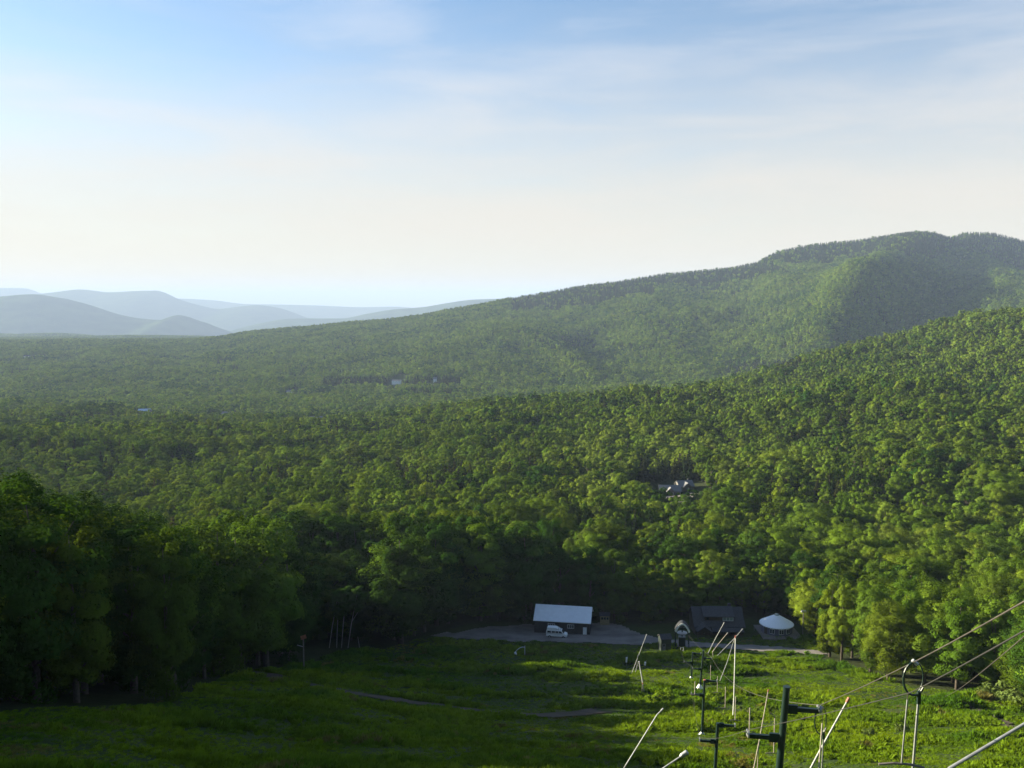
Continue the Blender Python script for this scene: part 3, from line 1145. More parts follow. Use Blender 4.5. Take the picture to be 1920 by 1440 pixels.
def grow_grass():
    xs, ys = [], []
    for (y0, y1, dens) in [(42, 80, 4.6), (80, 130, 3.2), (130, 215, 2.0)]:
        w = .64 * y1
        n = int(2 * w * (y1 - y0) * dens)
        x = RNG.uniform(-w, w, n)
        y = RNG.uniform(y0, y1, n)
        ok = np.abs(x) < .64 * y
        xs.append(x[ok])
        ys.append(y[ok])
    x = np.concatenate(xs)
    y = np.concatenate(ys)
    dens = fbm(x / 6 + 3, y / 5 + 9, 4)
    ok = inside(MEADOW, x, y) & ~inside(LOT, x, y) & (dist_line(TRACK, x, y) > 2.7 + fbm(x, y, 2)) & (dist_line(TRACK2, x, y) > .8)
    ok &= RNG.random(len(x)) < np.clip(.95 + dens * 1.6, .55, 1)
    x, y = x[ok], y[ok]
    z = ground(x, y)
    n = len(x)
    big = fbm(x / 9 + 30, y / 6 + 4, 4)
    s = (.52 + 1.25 * np.clip(big + .12, 0, 1)) * RNG.uniform(.75, 1.35, n) * np.where(y > 130, 1.2, 1)
    hs = s * np.clip(.72 + big * 1.8, .4, 1.4)
    pk = np.where(big > .05, np.where(RNG.random(n) < .6, 3, 2), RNG.choice([0, 1, 2, 4], n))
    c0 = np.array([.058, .130, .010])
    c1 = np.array([.155, .232, .012])
    c2 = np.array([.15, .145, .045])
    m = np.clip(.5 + 2.2 * fbm(x / 14 + 1, y / 10 + 3, 4), 0, 1)[:, None]
    tn = c0 * (1 - m) + c1 * m
    dry = (fbm(x / 8 + 70, y / 5 + 50, 4) > .21)[:, None]
    tn = np.where(dry & (RNG.random((n, 1)) < .6), c2, tn) * RNG.uniform(.75, 1.25, (n, 1))
    o = scatter('grass', np.stack([x, y, z - .03], 1), RNG.uniform(0, 6.28, n), np.stack([s, s, hs], 1), pk, tn, GC)
    tag(o, 'rough knee-high grass and weeds covering the meadow', 'grass', kind='stuff')
    print('GRASS', n)


grow_grass()


# ------------------------------------------------------------------ shrubs
def shrub_mesh(seed, R, H, nc, nl, leaf):
    rng = np.random.default_rng(seed)
    Ps, Ns = [], []
    for k in range(nc):
        a, r = rng.uniform(0, 6.28), R * math.sqrt(rng.random()) * .8
        c = np.array([math.cos(a) * r, math.sin(a) * r, H * rng.uniform(.2, .75) * (1 - .5 * (r / R) ** 2)])
        cr = R * rng.uniform(.25, .42)
        d = rng.normal(size=(nl, 3))
        d /= np.linalg.norm(d, axis=1)[:, None]
        d[:, 2] = np.abs(d[:, 2]) * .9 - .15
        Ps.append(c + d * (cr * rng.uniform(.6, 1.15, nl))[:, None])
        Ns.append(d + rng.normal(size=(nl, 3)) * .5)
    P = np.vstack(Ps)
    P[:, 2] = np.maximum(P[:, 2], .05)
    v, f = leaf_quads(P, np.vstack(Ns), leaf, rng)
    t = MB()
    for k in range(5):
        a = rng.uniform(0, 6.28)
        t.tube([(0, 0, -.2), (math.cos(a) * R * .3, math.sin(a) * R * .3, H * .4), (math.cos(a) * R * .6, math.sin(a) * R * .6, H * .7)], [.04, .03, .01], 5)
    return raw_mesh('shrub_leaves', v, f, [LEAF]), t.mesh('shrub_stem', BARK)


SHR = [shrub_mesh(800 + k, 1.2, 1.7, 11, 70, .13) for k in range(3)] + [shrub_mesh(810 + k, .55, 1.5, 5, 40, .11) for k in range(2)]
SHRUBS = [
    (1226, 1322, 0, 1.35, 'wide sunlit yellow-green shrub beside the rutted strip'), (1248, 1318, 1, 1.5, 'tallest yellow-green shrub, square topped, next to the ruts'),
    (1205, 1330, 2, 1.0, 'low shrub at the sunlit glade near the red and white lance'), (1298, 1330, 0, 1.1, 'yellow-green shrub left of the short lift tower'),
    (1338, 1318, 1, 1.35, 'bright shrub close right of the round-based lift pole'), (1352, 1310, 2, 1.1, 'shrub in half shade behind the bright roadside one'),
    (1390, 1335, 3, 1.0, 'spindly sapling in the row below the tall bare mast'), (1356, 1345, 4, .9, 'thin sapling near the foot of the short lift tower'),
    (1400, 1342, 4, 1.1, 'thin leafy sapling beside a hanging bar, middle of three'), (1418, 1338, 3, 1.2, 'leafy sapling right of the tall bare mast'),
    (1445, 1340, 3, 1.1, 'small round sapling behind the leaning white-topped lance'), (1862, 1312, 0, 2.0, 'pale willow shrub in front of the big right-hand tree'),
    (1890, 1316, 1, 2.2, 'broad pale willow shrub second from the picture edge'), (1918, 1322, 2, 2.2, 'willow shrub cut by the right edge of the picture'),
    (1630, 1385, 2, .9, 'low dark weed clump below the leaning thick lance'), (1690, 1372, 0, .8, 'round weed clump behind the two hanging bars'),
]
for (px, py, k, s_, lab) in SHRUBS:
    p = hit(px, py)
    t = thing('shrub', lab, 'shrub', p, random.uniform(0, 6), 'shrubs on the meadow')
    t.scale = (s_, s_, s_)
    for nm, me in (('leaves', SHR[k][0]), ('stem', SHR[k][1])):
        o = bpy.data.objects.new(nm, me)
        o.parent = t
        C.objects.link(o)
        if nm == 'leaves':
            o.color = (.13, .20, .016, 1) if px < 1450 else (.11, .155, .04, 1)

# ------------------------------------------------------------------ paint and metal
M_DGREEN = plain('dark_green_paint', (.008, .022, .018), .35, var=.25, scale=2)
M_GALV = plain('galvanised_steel', (.30, .31, .32), .45, metal=.6, var=.2, scale=5)
M_WHITE = plain('white_paint', (.74, .73, .72), .5, var=.08)
M_RED = plain('red_paint', (.34, .12, .09), .5, var=.15)
M_PINK = plain('faded_paint', (.42, .36, .31), .55, var=.2)
M_CABLE = plain('steel_cable', (.055, .048, .042), .7, metal=.0, var=.3)
M_RUBBER = plain('rubber', (.02, .02, .02), .8)
M_BLACKW = plain('dark_stained_siding', (.014, .016, .022), .75, var=.3, scale=2)
M_ROOFW = plain('white_metal_roof', (.72, .74, .78), .45, var=.05, scale=1)
M_SHINGLE = plain('grey_shingle', (.040, .040, .046), .9, var=.3, scale=3, bump=.3)
M_BROWNW = plain('brown_siding', (.045, .032, .024), .85, var=.3, scale=2)
M_GLASS = plain('dark_glass', (.02, .025, .03), .12, spec=.6)
M_GLASSG = plain('greenish_glass', (.20, .26, .25), .25, spec=.6)
M_WOOD = plain('grey_deck_wood', (.15, .13, .12), .85, var=.25, scale=3)
M_YURT = plain('yurt_fabric', (.10, .10, .15), .85, var=.1)
M_YROOF = plain('yurt_roof_vinyl', (.80, .80, .82), .8, var=.05)
M_ORANGE = plain('orange_board', (.30, .13, .06), .7, var=.25, scale=3)
M_TAN = plain('tan_board', (.22, .17, .09), .8, var=.25)
M_TRIM = plain('white_trim', (.62, .62, .62), .6, var=.05)

# ------------------------------------------------------------------ the barn
def window(parent, x0, x1, z0, z1, y, n=1, frame=M_TRIM, pane=M_GLASS, fw=.09):
    """window in a wall facing -y at the given y; n panes side by side"""
    f = MB()
    w = (x1 - x0)
    f.box(((x0 + x1) / 2, y - .03, z0 + fw / 2), (w, .09, fw)).box(((x0 + x1) / 2, y - .03, z1 - fw / 2), (w, .09, fw))
    for k in range(n + 1):
        xx = x0 + fw / 2 + (w - fw) * k / n
        f.box((xx, y - .027, (z0 + z1) / 2), (fw, .088, z1 - z0 - 2 * fw))
    fo_ = f.build('window', frame, parent)
    MB().box(((x0 + x1) / 2, y - .005, (z0 + z1) / 2), (w - .05, .02, z1 - z0 - .05)).build('pane', pane, fo_)


pL = hit(1003, 1187)
pR = hit(1105, 1191)
bx = (pL + pR) / 2
yaw = math.atan2(pR[1] - pL[1], pR[0] - pL[0])
Lb = float(np.hypot(*(pR - pL)[:2])) + .1
zb = gz(bx[0], bx[1])
B = thing('barn', 'black barn with a plain white metal roof on the gravel lot', 'barn', (bx[0], bx[1], zb - .1), yaw)
Db, Hb, rise = 8.4, 3.5, 2.5
MB().prismx([(0, -.6), (Db, -.6), (Db, Hb), (Db / 2, Hb + rise), (0, Hb)], -Lb / 2, Lb / 2).build('wall', M_BLACKW, B)
r = MB()
ov = .45
sl = math.atan2(rise, Db / 2)
for sgn in (0, 1):
    e = np.array([-ov * math.cos(sl), Hb - ov * math.sin(sl) + .05])
    a = np.array([Db / 2, Hb + rise + .05])
    if sgn:
        e[0] = Db - e[0]
    pr = [tuple(e), tuple(a), (a[0], a[1] + .16), (e[0], e[1] + .16)]
    r.prismx(pr if not sgn else pr[::-1], -Lb / 2 - .35, Lb / 2 + .35)
ro_ = r.build('roof', M_ROOFW, B)
seam = MB()
for k in range(1, 24):
    xx = -Lb / 2 + Lb * k / 24
    c = Vector((xx, Db / 4 - .2, Hb + rise / 2 - .2 * math.tan(sl) + .235))
    seam.box(c, (.03, 4.6, .04), M=Matrix.Rotation(sl, 3, 'X'))
seam.build('seam', M_ROOFW, ro_)
window(B, -Lb / 2 + 3.4, -Lb / 2 + 5.2, 1.75, 2.75, 0, 3)
window(B, -Lb / 2 + 8.4, -Lb / 2 + 10.1, 1.75, 2.75, 0, 3)
dr = MB().box((Lb / 2 - 1.2, -.03, 1.25), (.95, .07, 2.0)).build('door', M_WHITE, B)
MB().box((Lb / 2 - .85, -.09, 1.2), (.05, .05, .12)).build('handle', M_GALV, dr)
cb = MB()
for xx in (-Lb / 2, Lb / 2):
    cb.box((xx, 0, Hb / 2 - .2), (.16, .16, Hb))
cb.build('corner_board', M_BLACKW, B)

# camper van in front of the barn
pv = hit(1044, 1195)
V_ = thing('camper_van', 'white camper van with a raised roof parked before the black barn', 'van', (pv[0], pv[1], pv[2] + .07), yaw - .02)
body = MB().prism([(-2.6, .45), (-2.62, 1.3), (-2.5, 2.02), (1.25, 2.02), (1.85, 1.25), (2.5, 1.1), (2.62, .85), (2.6, .45)], -.95, .95)
vb = body.build('body', M_WHITE, V_, bevel=.1)
MB().prism([(-2.4, 2.02), (-2.35, 2.62), (-.3, 2.66), (.25, 2.45), (.9, 2.05), (.9, 2.02)], -.82, .82).build('raised_roof', M_WHITE, V_, bevel=.08)
rk = MB()
for xx in (-.1, .5, 1.1):
    rk.tube([(xx, -.8, 2.02), (xx, -.8, 2.42), (xx, .8, 2.42), (xx, .8, 2.02)], .03, 6)
for yy in (-.8, .8):
    rk.tube([(-.2, yy, 2.42), (1.2, yy, 2.42)], .03, 6)
rk.build('roof_rack', M_RUBBER, V_)
for (x0, x1) in ((-2.3, -1.35), (-1.2, -.35), (-.25, .5), (.6, 1.3)):
    MB().prism([(x0, 1.38), (x0, 1.9), (min(x1, 1.2) if x1 > 1 else x1, 1.9), (x1 + (.25 if x1 > 1 else 0), 1.38)], -.965, -.94).build('window', M_GLASS, V_)
MB().add([(1.31, -.85, 1.97), (1.31, .85, 1.97), (1.85, .85, 1.3), (1.85, -.85, 1.3)], [(0, 1, 2, 3)]).build('windscreen', M_GLASS, V_).location = (.03, 0, .03)
for xx in (-1.7, 1.75):
    for yy in (-.9, .9):
        w = MB().tube([(xx, yy - .11, .36), (xx, yy + .11, .36)], .36, 18).build('wheel', M_RUBBER, V_)
        MB().tube([(xx, yy - .125, .36), (xx, yy + .125, .36)], .19, 14).build('rim', M_GALV, w)
for yy in (-.65, .65):
    MB().box((2.62, yy, .92), (.06, .26, .16)).build('headlight', M_GLASSG, V_)
MB().box((2.64, 0, .55), (.12, 1.85, .16)).build('bumper', M_GALV, V_)
MB().box((-2.64, 0, .55), (.12, 1.85, .16)).build('bumper', M_GALV, V_)
MB().box((1.45, -1.05, 1.42), (.1, .16, .22)).build('mirror', M_RUBBER, V_)
MB().box((-.6, -.957, 1.2), (3.6, .02, .07)).build('side_stripe', M_RUBBER, V_)

# tan cabin under the trees
pc = hit(1134, 1173)
K = thing('cabin', 'small faded tan cabin with three dark openings under the trees right of the barn', 'cabin', pc, -.05)
MB().box((0, 1.2, 1.2), (2.4, 2.4, 2.9)).build('wall', M_TAN, K)
MB().prismx([(-.25, 2.66), (2.65, 2.66), (1.2, 3.25)], -1.4, 1.4).build('roof', M_SHINGLE, K)
for k in (-1, 0, 1):
    MB().box((k * .7, -.01, 1.95), (.5, .06, .6)).build('window', M_GLASS, K)

# ------------------------------------------------------------------ the lodge
pl_ = hit(1303, 1190)
pr_ = hit(1394, 1192)
lc = (pl_ + pr_) / 2
lz = gz(lc[0], lc[1] + 4)
LD = thing('lodge', 'dark brown lodge with a long grey shingled roof among the trees', 'lodge', (lc[0], lc[1], lz - .1), -.03)
W2 = float(pr_[0] - pl_[0]) / 2
MB().prismx([(0, -.6), (9, -.6), (9, 3.2), (4.5, 6.3), (0, 3.2)], -W2, W2).build('wall', M_BROWNW, LD)
r = MB()
sl = math.atan2(3.1, 4.5)
for sgn in (0, 1):
    e = np.array([-.6, 3.2 - .6 * math.tan(sl) + .05])
    a = np.array([4.5, 6.35])
    if sgn:
        e[0] = 9.6
    pr = [tuple(e), tuple(a), (a[0], a[1] + .2), (e[0], e[1] + .2)]
    r.prismx(pr if not sgn else pr[::-1], -W2 - .5, W2 + .5)
rf = r.build('roof', M_SHINGLE, LD)
MB().box((W2 - 2.5, 5.4, 6.3), (.7, .7, 1.6)).build('chimney', M_SHINGLE, rf)
dm = MB().prismx([(1.0, 3.9), (1.0, 5.3), (4.4, 6.5), (4.4, 3.9)], -W2 + 2.5, W2 - 2.4).build('dormer', M_BROWNW, LD)
MB().prismx([(.5, 5.14), (.5, 5.3), (4.5, 6.72), (4.5, 6.56)], -W2 + 2.1, W2 - 2.0).build('dormer_roof', M_SHINGLE, LD)
window(LD, 1.0, 3.7, 4.05, 5.05, .98, 3, M_TRIM, M_GLASSG)
window(LD, -3.2, -2.4, 4.2, 5.0, .98, 1, M_BROWNW, M_GLASS)
# porch with its own gable
pg = MB()
for xx in (-W2 + .2, -W2 + 3.4):
    pg.box((xx, -2.6, 1.2), (.2, .2, 2.6))
pg.build('porch_post', M_BROWNW, LD)
MB().prism([(-W2 - .2, 2.5), (-W2 + 1.8, 3.9), (-W2 + 3.8, 2.5), (-W2 + 3.6, 2.5), (-W2 + 1.8, 3.72), (-W2, 2.5)], -3.0, 1.2).build('porch_roof', M_SHINGLE, LD)
MB().prismx([(-2.4, 2.35), (-2.4, 2.5), (.1, 3.05), (.1, 2.9)], -W2 + 3.9, W2 - .2).build('porch_canopy', M_SHINGLE, LD)
for k in range(4):
    window(LD, -W2 + 4.2 + k * 2.3, -W2 + 5.3 + k * 2.3, 1.0, 2.1, 0, 2, M_BROWNW, M_GLASS)
dr = MB().box((-W2 + 1.8, -.03, 1.1), (1.0, .07, 2.1)).build('door', M_BROWNW, LD)
MB().box((-W2 + 2.2, -.1, 1.1), (.06, .06, .12)).build('handle', M_GALV, dr)

# ------------------------------------------------------------------ the yurt
py_ = hit(1462, 1196)
YR = thing('yurt', 'white-roofed round yurt on a grey wooden deck', 'yurt', (py_[0], py_[1] + 3.0, py_[2] + .75), 0)
Ry = 3.9
MB().lathe([(Ry, 0), (Ry, 2.0)], 40).build('wall', M_YURT, YR, smooth=False)
yr = MB().lathe([(Ry + .28, 1.86), (Ry + .3, 2.0), (2.2, 3.15), (.62, 4.05), (.55, 4.12)], 40).build('roof', M_YROOF, YR, smooth=False)
MB().lathe([(.62, 4.06), (.6, 4.2), (.4, 4.36), (.1, 4.42)], 20).build('skylight', M_GLASSG, yr, smooth=True)
sc_ = MB()
for k in range(40):
    w = 2 * PI * k / 40
    sc_.box(((Ry + .3) * math.cos(w), (Ry + .3) * math.sin(w), 1.86), (.1, .1, .14), rz=w)
sc_.build('valance', M_YROOF, yr)
for wa in (-.55, .02, .5):
    a = -PI / 2 + wa
    c = Vector((math.cos(a) * (Ry + .02), math.sin(a) * (Ry + .02), 1.05))
    f_ = MB()
    Rm = Matrix.Rotation(a + PI / 2, 3, 'Z')
    f_.box(c, (1.15, .1, 1.25), M=Rm)
    wf = f_.build('window', M_TRIM, YR)
    for q_ in (-.28, .28):
        MB().box(c + Rm @ Vector((q_, -.04, 0)), (.46, .05, 1.05), M=Rm).build('pane', M_GLASS, wf)
a = -PI / 2 - 1.0
c = Vector((math.cos(a) * (Ry + .02), math.sin(a) * (Ry + .02), .95))
MB().box(c, (.9, .1, 1.85), M=Matrix.Rotation(a + PI / 2, 3, 'Z')).build('door', M_BROWNW, YR)
dk = MB().box((.15, -.9, -.09), (9.9, 9.4, .16))
for k in range(34):
    dk.box((.15, -.9 - 4.7 + .14 + k * .28, .0), (9.86, .26, .04))
dkk = dk.build('deck', M_WOOD, YR)
ps = MB()
for xx in (-4.6, -1.5, 1.7, 4.9):
    for yy in (-5.4, 3.5):
        ps.box((xx, yy, -.75), (.16, .16, 1.18))
ps.build('deck_post', M_WOOD, dkk)
rl = MB()
for yy in (-5.3, -3.8, -2.3, -.8):
    rl.box((-4.75, yy, .45), (.08, .08, .95))
for zz in (.35, .65, .95):
    rl.box((-4.75, -3.05, zz), (.06, 4.7, .05))
rl.build('railing', M_WOOD, YR)
rp = MB()
for k in range(4):
    rp.box((-2.5, -5.85 - k * .3, -.18 - k * .19), (1.8, .3, .05))
rp.build('step', M_WOOD, YR)

# flood lamp post beside the yurt
pf = hit(1505, 1194)
t = thing('lamp_post', 'grey pole with white floodlights beside the yurt', 'lamp post', pf)
MB().tube([(0, 0, -.3), (0, 0, 6.8)], [.13, .09], 8).build('pole', M_WOOD, t)
for s_ in (-1, 1):
    MB().box((s_ * .38, -.2, 6.7), (.55, .3, .5), M=Matrix.Rotation(.5, 3, 'X')).build('lamp', M_WHITE, t)
MB().box((0, 0, 6.45), (1.2, .08, .08)).build('bracket', M_GALV, t)

# ------------------------------------------------------------------ lift hut and bottom terminal
ph = hit(1249, 1221)
HT = thing('lift_hut', 'small dark green operator hut with a pale door by the lift', 'hut', ph, .12)
MB().prismx([(0, -.3), (2.4, -.3), (2.4, 2.9), (1.2, 3.6), (0, 2.9)], -1.2, 1.2).build('wall', plain('dark_green_boards', (.008, .018, .015), .85), HT)
r = MB()
r.prismx([(-.25, 2.8), (1.2, 3.62), (1.2, 3.74), (-.25, 2.92)], -1.4, 1.4)
r.prismx([(1.2, 3.62), (2.65, 2.8), (2.65, 2.92), (1.2, 3.74)], -1.4, 1.4)
r.build('roof', M_SHINGLE, HT)
dr = MB().box((-.55, -.03, .95), (.75, .07, 1.7)).build('door', M_YURT, HT)
MB().box((-.55, -.075, 1.45), (.4, .03, .5)).build('pane', M_GLASS, dr)
MB().box((.6, -.02, 1.35), (.7, .06, .7)).build('window', M_GLASS, HT)

ptm = hit(1279, 1216)
TM = thing('lift_terminal', 'bottom lift terminal with a pointed white-edged arch canopy', 'lift terminal', ptm, -.16)
prof, prof2 = [], []
for k in range(9):
    q_ = k / 8
    xx = -1.75 * (1 - q_)
    zz = 4.2 + 1.9 * (1 - (1 - q_) ** 1.9)
    prof.append((xx, zz))
full = prof + [(-x, z) for x, z in prof[-2::-1]]
cnp = MB().prism(full + [(x * .93, z - .13) for x, z in full[::-1]], .0, 2.3).build('canopy', M_BLACKW, TM)
MB().prism([(x * 1.02, z + .02) for x, z in full] + [(x * .84, z - .34) for x, z in full[::-1]], -.12, -.002).build('fascia', M_WHITE, cnp)
for s_ in (-1, 1):
    MB().box((s_ * 1.55, .35, 2.0), (.2, .2, 4.6)).build('post', M_DGREEN, TM)
    MB().box((s_ * 1.55, 3.8, 2.0), (.2, .2, 4.6)).build('post', M_DGREEN, TM)
bw = MB().lathe([(.25, 0), (1.15, -.02), (1.22, -.1), (1.12, -.13), (1.22, -.17), (1.15, -.24), (.25, -.26)], 32, (0, 1.8, 3.3)).build('bullwheel', M_GALV, TM)
MB().tube([(0, 1.8, 2.2), (0, 1.8, 4.9)], .14, 10).build('axle', M_DGREEN, bw)
MB().box((0, 1.8, 4.4), (3.1, .25, .25)).build('crossbeam', M_DGREEN, TM)
MB().box((0, 2.6, .9), (1.6, 1.6, 2.2)).build('motor_box', M_DGREEN, TM)

for (px, py, n_, lab) in [(1237, 1218, 3, 'grey pipe railing left of the lift hut'), (1276, 1226, 2, 'white wooden queue railing before the lift arch')]:
    p = hit(px, py)
    t = thing('railing', lab, 'railing', p, .3)
    m = MB()
    for k in range(n_):
        m.tube([(k * .7, 0, -.2), (k * .7, 0, 1.5)], .035, 6)
    m.build('post', M_GALV if n_ == 3 else M_WHITE, t)
    m = MB()
    for zz in (.7, 1.45):
        m.tube([(0, 0, zz), ((n_ - 1) * .7, 0, zz)], .03, 6)
    m.build('rail', M_GALV if n_ == 3 else M_WHITE, t)

# ------------------------------------------------------------------ the T-bar lift
# tower: (pixel of top, pixel column low down, depth, arm heights below the top, arm reach, label)
TW = [
    (1475, 1290, 1462, 40, 2.45, 1.00, .155, 'nearest tall green lift tower with two staggered arms'),
    (1346, 1357, 1342, 79, 1.75, .1, .15, 'green lift tower with a single left arm below the dark glade'),
    (1321, 1275, 1319, 109, 2.0, .1, .15, 'short lift tower with an orange cap left of the saplings'),
    (1319, 1220, 1315, 156, 3.5, 1.4, .17, 'lift tower with a swollen concrete base and a high right arm'),
    (1299, 1224, 1297, 168, 2.0, .1, .16, 'farthest dark lift tower standing before the terminal arch'),
]
LEFT_END, RIGHT_END = [], []
line_dir = np.array([.163, 1.0]) / math.hypot(.163, 1)
perp = np.array([line_dir[1], -line_dir[0]])       # to the right of the line
for k, (px, py, pxl, Y, la, ra, rad, lab) in enumerate(TW):
    top_ = at(px, py, Y)
    gb = gz(top_[0], Y)
    t = thing('lift_tower', lab, 'lift tower', (top_[0], Y, gb), 0, 'towers of the surface lift')
    h = top_[2] - gb
    lean = (pxl - px) / F * (Y * 1.03) * min(1.5, h / 5.0)
    topv = Vector((0, 0, h))
    MB().tube([(lean, 0, -.5), topv], [rad * 1.15, rad], 16).build('pole', M_DGREEN, t, smooth=False)
    MB().tube([topv - Vector((0, 0, .02)), topv + Vector((0, 0, .07))], rad * 1.08, 16).build('cap', M_RED if k == 2 else M_DGREEN, t)
    f1 = MB().tube([(lean, 0, -.3), (lean, 0, .12), (lean * .98, 0, .13), (lean * .97, 0, .5 if k != 3 else 1.0)], [.5, .5, .42, rad * 1.1] if k != 3 else [.75, .75, .7, rad * 1.1], 16)
    f1.build('footing', M_WHITE if k == 3 else M_GALV, t)
    reach = 1.55
    for side, drop_ in ((-1, la), (1, ra)):
        c0 = Vector((lean * (drop_ / h), 0, h - drop_))
        e = c0 + Vector((perp[0] * side * reach, perp[1] * side * reach, 0))
        arm = MB()
        n_ = (e - c0).normalized()
        ang = math.atan2(n_.y, n_.x)
        arm.box((c0 + e) / 2, (reach, .16, .2), rz=ang)
        arm.box(c0 + n_ * (rad + .2), (.45, .14, .42), rz=ang)
        arm.build('arm', M_DGREEN, t)
        sh = MB()
        fw = Vector((line_dir[0], line_dir[1], -.35)).normalized()
        sh.tube([e - fw * .38 + Vector((0, 0, .12)), e + fw * .38 + Vector((0, 0, .12))], .06, 8)
        so = sh.build('sheave_frame', M_DGREEN, t)
        for q_ in (-1, 1):
            wc = e + fw * .28 * q_ + Vector((0, 0, .1))
            MB().tube([wc - n_ * .04, wc + n_ * .04], .17, 16).build('sheave', M_GALV, so)
        (LEFT_END if side < 0 else RIGHT_END).append(np.array([top_[0] + e.x, Y + e.y, gb + e.z + .28]))


def catenary(P, sag, n=24):
    pts = []
    for (a, b), s_ in zip(zip(P[:-1], P[1:]), sag):
        for i in range(n):
            t_ = i / n
            pts.append(a * (1 - t_) + b * t_ - np.array([0, 0, 4 * s_ * t_ * (1 - t_)]))
    pts.append(P[-1])
    return np.array(pts)


wheel = np.array([ptm[0], ptm[1] + 1.8, ptm[2] + 3.1])
upR = at(1920, 1128, 12.2)
upR2 = upR + (upR - at(1712, 1243, 23.2)) * 1.4
upL = at(1920, 1183, 11.0)
upL2 = upL + (upL - at(1706, 1299, 21.5)) * 1.4
RP = [upR2, upR, at(1712, 1242, 23.2), RIGHT_END[0], RIGHT_END[3], wheel + np.array([1.2, 0, 0])]
LP = [upL2, upL, at(1706, 1299, 21.5), LEFT_END[0], LEFT_END[1], LEFT_END[2], LEFT_END[3], LEFT_END[4], wheel - np.array([1.2, 0, 0])]
CR = catenary(RP, [0, .02, .05, 1.9, .3])
CL = catenary(LP, [0, .02, .05, .25, .2, .2, .1, .15])
for pts, lab in ((CR, 'pale haul cable running over the right-hand tower arms'), (CL, 'dark haul cable running over the lower left-hand tower arms')):
    o = MB().tube(pts, .015 if pts is CR else .013, 6).build('haul_cable', M_CABLE if pts is CR else M_RUBBER)
    tag(o, lab, 'cable', 'haul cables of the lift')
o = MB().tube(catenary([at(1922, 1192, 30) + (at(1922, 1192, 30) - hit(1770, 1306)) * .5, at(1922, 1192, 30), hit(1770, 1306)], [0, .4]), [.022] * 49, 6).build('guy_wire', M_CABLE)
tag(o, 'thin pale wire slanting down in front of the right-hand trees', 'wire')


def on_cable(pts, px):
    q_ = project(pts[:, 0], pts[:, 1], pts[:, 2])[0]
    for k in range(len(pts) - 1):
        if pts[k, 1] > 8 and (q_[k] - px) * (q_[k + 1] - px) <= 0:
            t_ = (px - q_[k]) / (q_[k + 1] - q_[k] + 1e-9)
            return pts[k] * (1 - t_) + pts[k + 1] * t_
    return None


def hanger(p, ytop, ybot, lab, bow=False, tilt=0.0):
    """a T-bar: cord or sprung bow from the cable, a straight stick and the cross handle"""
    Y = p[1]
    zt = at(960, ytop, Y)[2] - p[2]
    zb_ = at(960, ybot, Y)[2] - p[2]
    t = thing('lift_bar', lab, 'lift bar', p, 0, 'hanging bars of the surface lift')
    dv = Vector((perp[0], perp[1], 0))
    if bow:
        pts = []
        for k in range(15):
            w = PI * .5 + PI * 1.32 * k / 14
            pts.append((math.cos(w) * .30 + .06, 0, zt / 2 + math.sin(w) * abs(zt) / 2 * 1.02))
        MB().tube(pts, .032, 8).build('bow', M_DGREEN, t)
        pts2 = []
        for k in range(15):
            w = PI * .5 - PI * .85 * k / 14
            pts2.append((math.cos(w) * .26 + .06, .05, zt / 2 + math.sin(w) * abs(zt) / 2))
        MB().tube(pts2, .022, 8).build('bow', M_DGREEN, t)
        MB().tube([(-.02, 0, .06), (.12, 0, -.06)], .05, 8).build('clamp', M_GALV, t)
        MB().tube([(.2, 0, zt + .1), (.2, 0, zt - .25)], .06, 8).build('spring_box', M_DGREEN, t)
        x0 = .2
        r_ = .036
    else:
        MB().tube([(0, 0, 0), (0, 0, zt)], .012, 5).build('cord', M_CABLE, t)
        x0 = 0
        r_ = .022 if Y < 30 else .032 if Y < 60 else .045
    MB().tube([(x0, 0, zt), (x0 + tilt, 0, zb_)], r_, 8).build('stick', M_GALV if bow or Y < 30 else M_PINK, t)
    b = Vector((x0 + tilt, 0, zb_))
    MB().tube([b - dv * .55 - Vector((0, 0, .06)), b - dv * .2, b + dv * .2, b + dv * .55 - Vector((0, 0, .06))], .035 if Y < 60 else .045, 6).build('cross_handle', M_GALV if bow else M_WOOD, t)


hanger(np.array(at(1712, 1242, 23.2)), 1303, 1470, 'nearest hanging bar with a looped bow, right of the tall tower', True, -.09)
hanger(np.array(at(1702, 1301, 21.6)), 1312, 1432, 'slim hanging bar left of the looped bow, its foot showing', False, -.08)
pk_ = RIGHT_END[0]
hanger(pk_ + np.array([.05, .0, -.1]), 1376, 1462, 'bar with a bow hanging from the right arm of the nearest tower', True, -.03)
p_ = on_cable(CR, 1543)
if p_ is None:
    p_ = RIGHT_END[0]
hanger(p_, 1356, 1462, 'pale bar hanging between the nearest tower and the thick leaning lance', False, -.1)
for (px, a, b, lab) in [(1454, 1347, 1412, 'hanging bar seen close left of the nearest tower pole'), (1407, 1327, 1372, 'hanging bar left of the white-topped leaning lance'),
                        (1380, 1306, 1350, 'hanging bar just right of the tall bare mast foot'), (1361, 1288, 1327, 'hanging bar with a pale handle above the saplings'),
                        (1346, 1268, 1298, 'hanging bar near the round-based lift pole'), (1333, 1247, 1275, 'highest hanging bar, its handle wide, beside the far tower arm')]:
    p_ = on_cable(CR, px)
    if p_ is not None:
        hanger(p_, a, b, lab)
for (px, a, b, lab) in [(1302, 1278, 1302, 'hanging bar on the left cable above the short orange-capped tower')]:
    p_ = on_cable(CL, px)
    if p_ is not None:
        hanger(p_, a, b, lab)

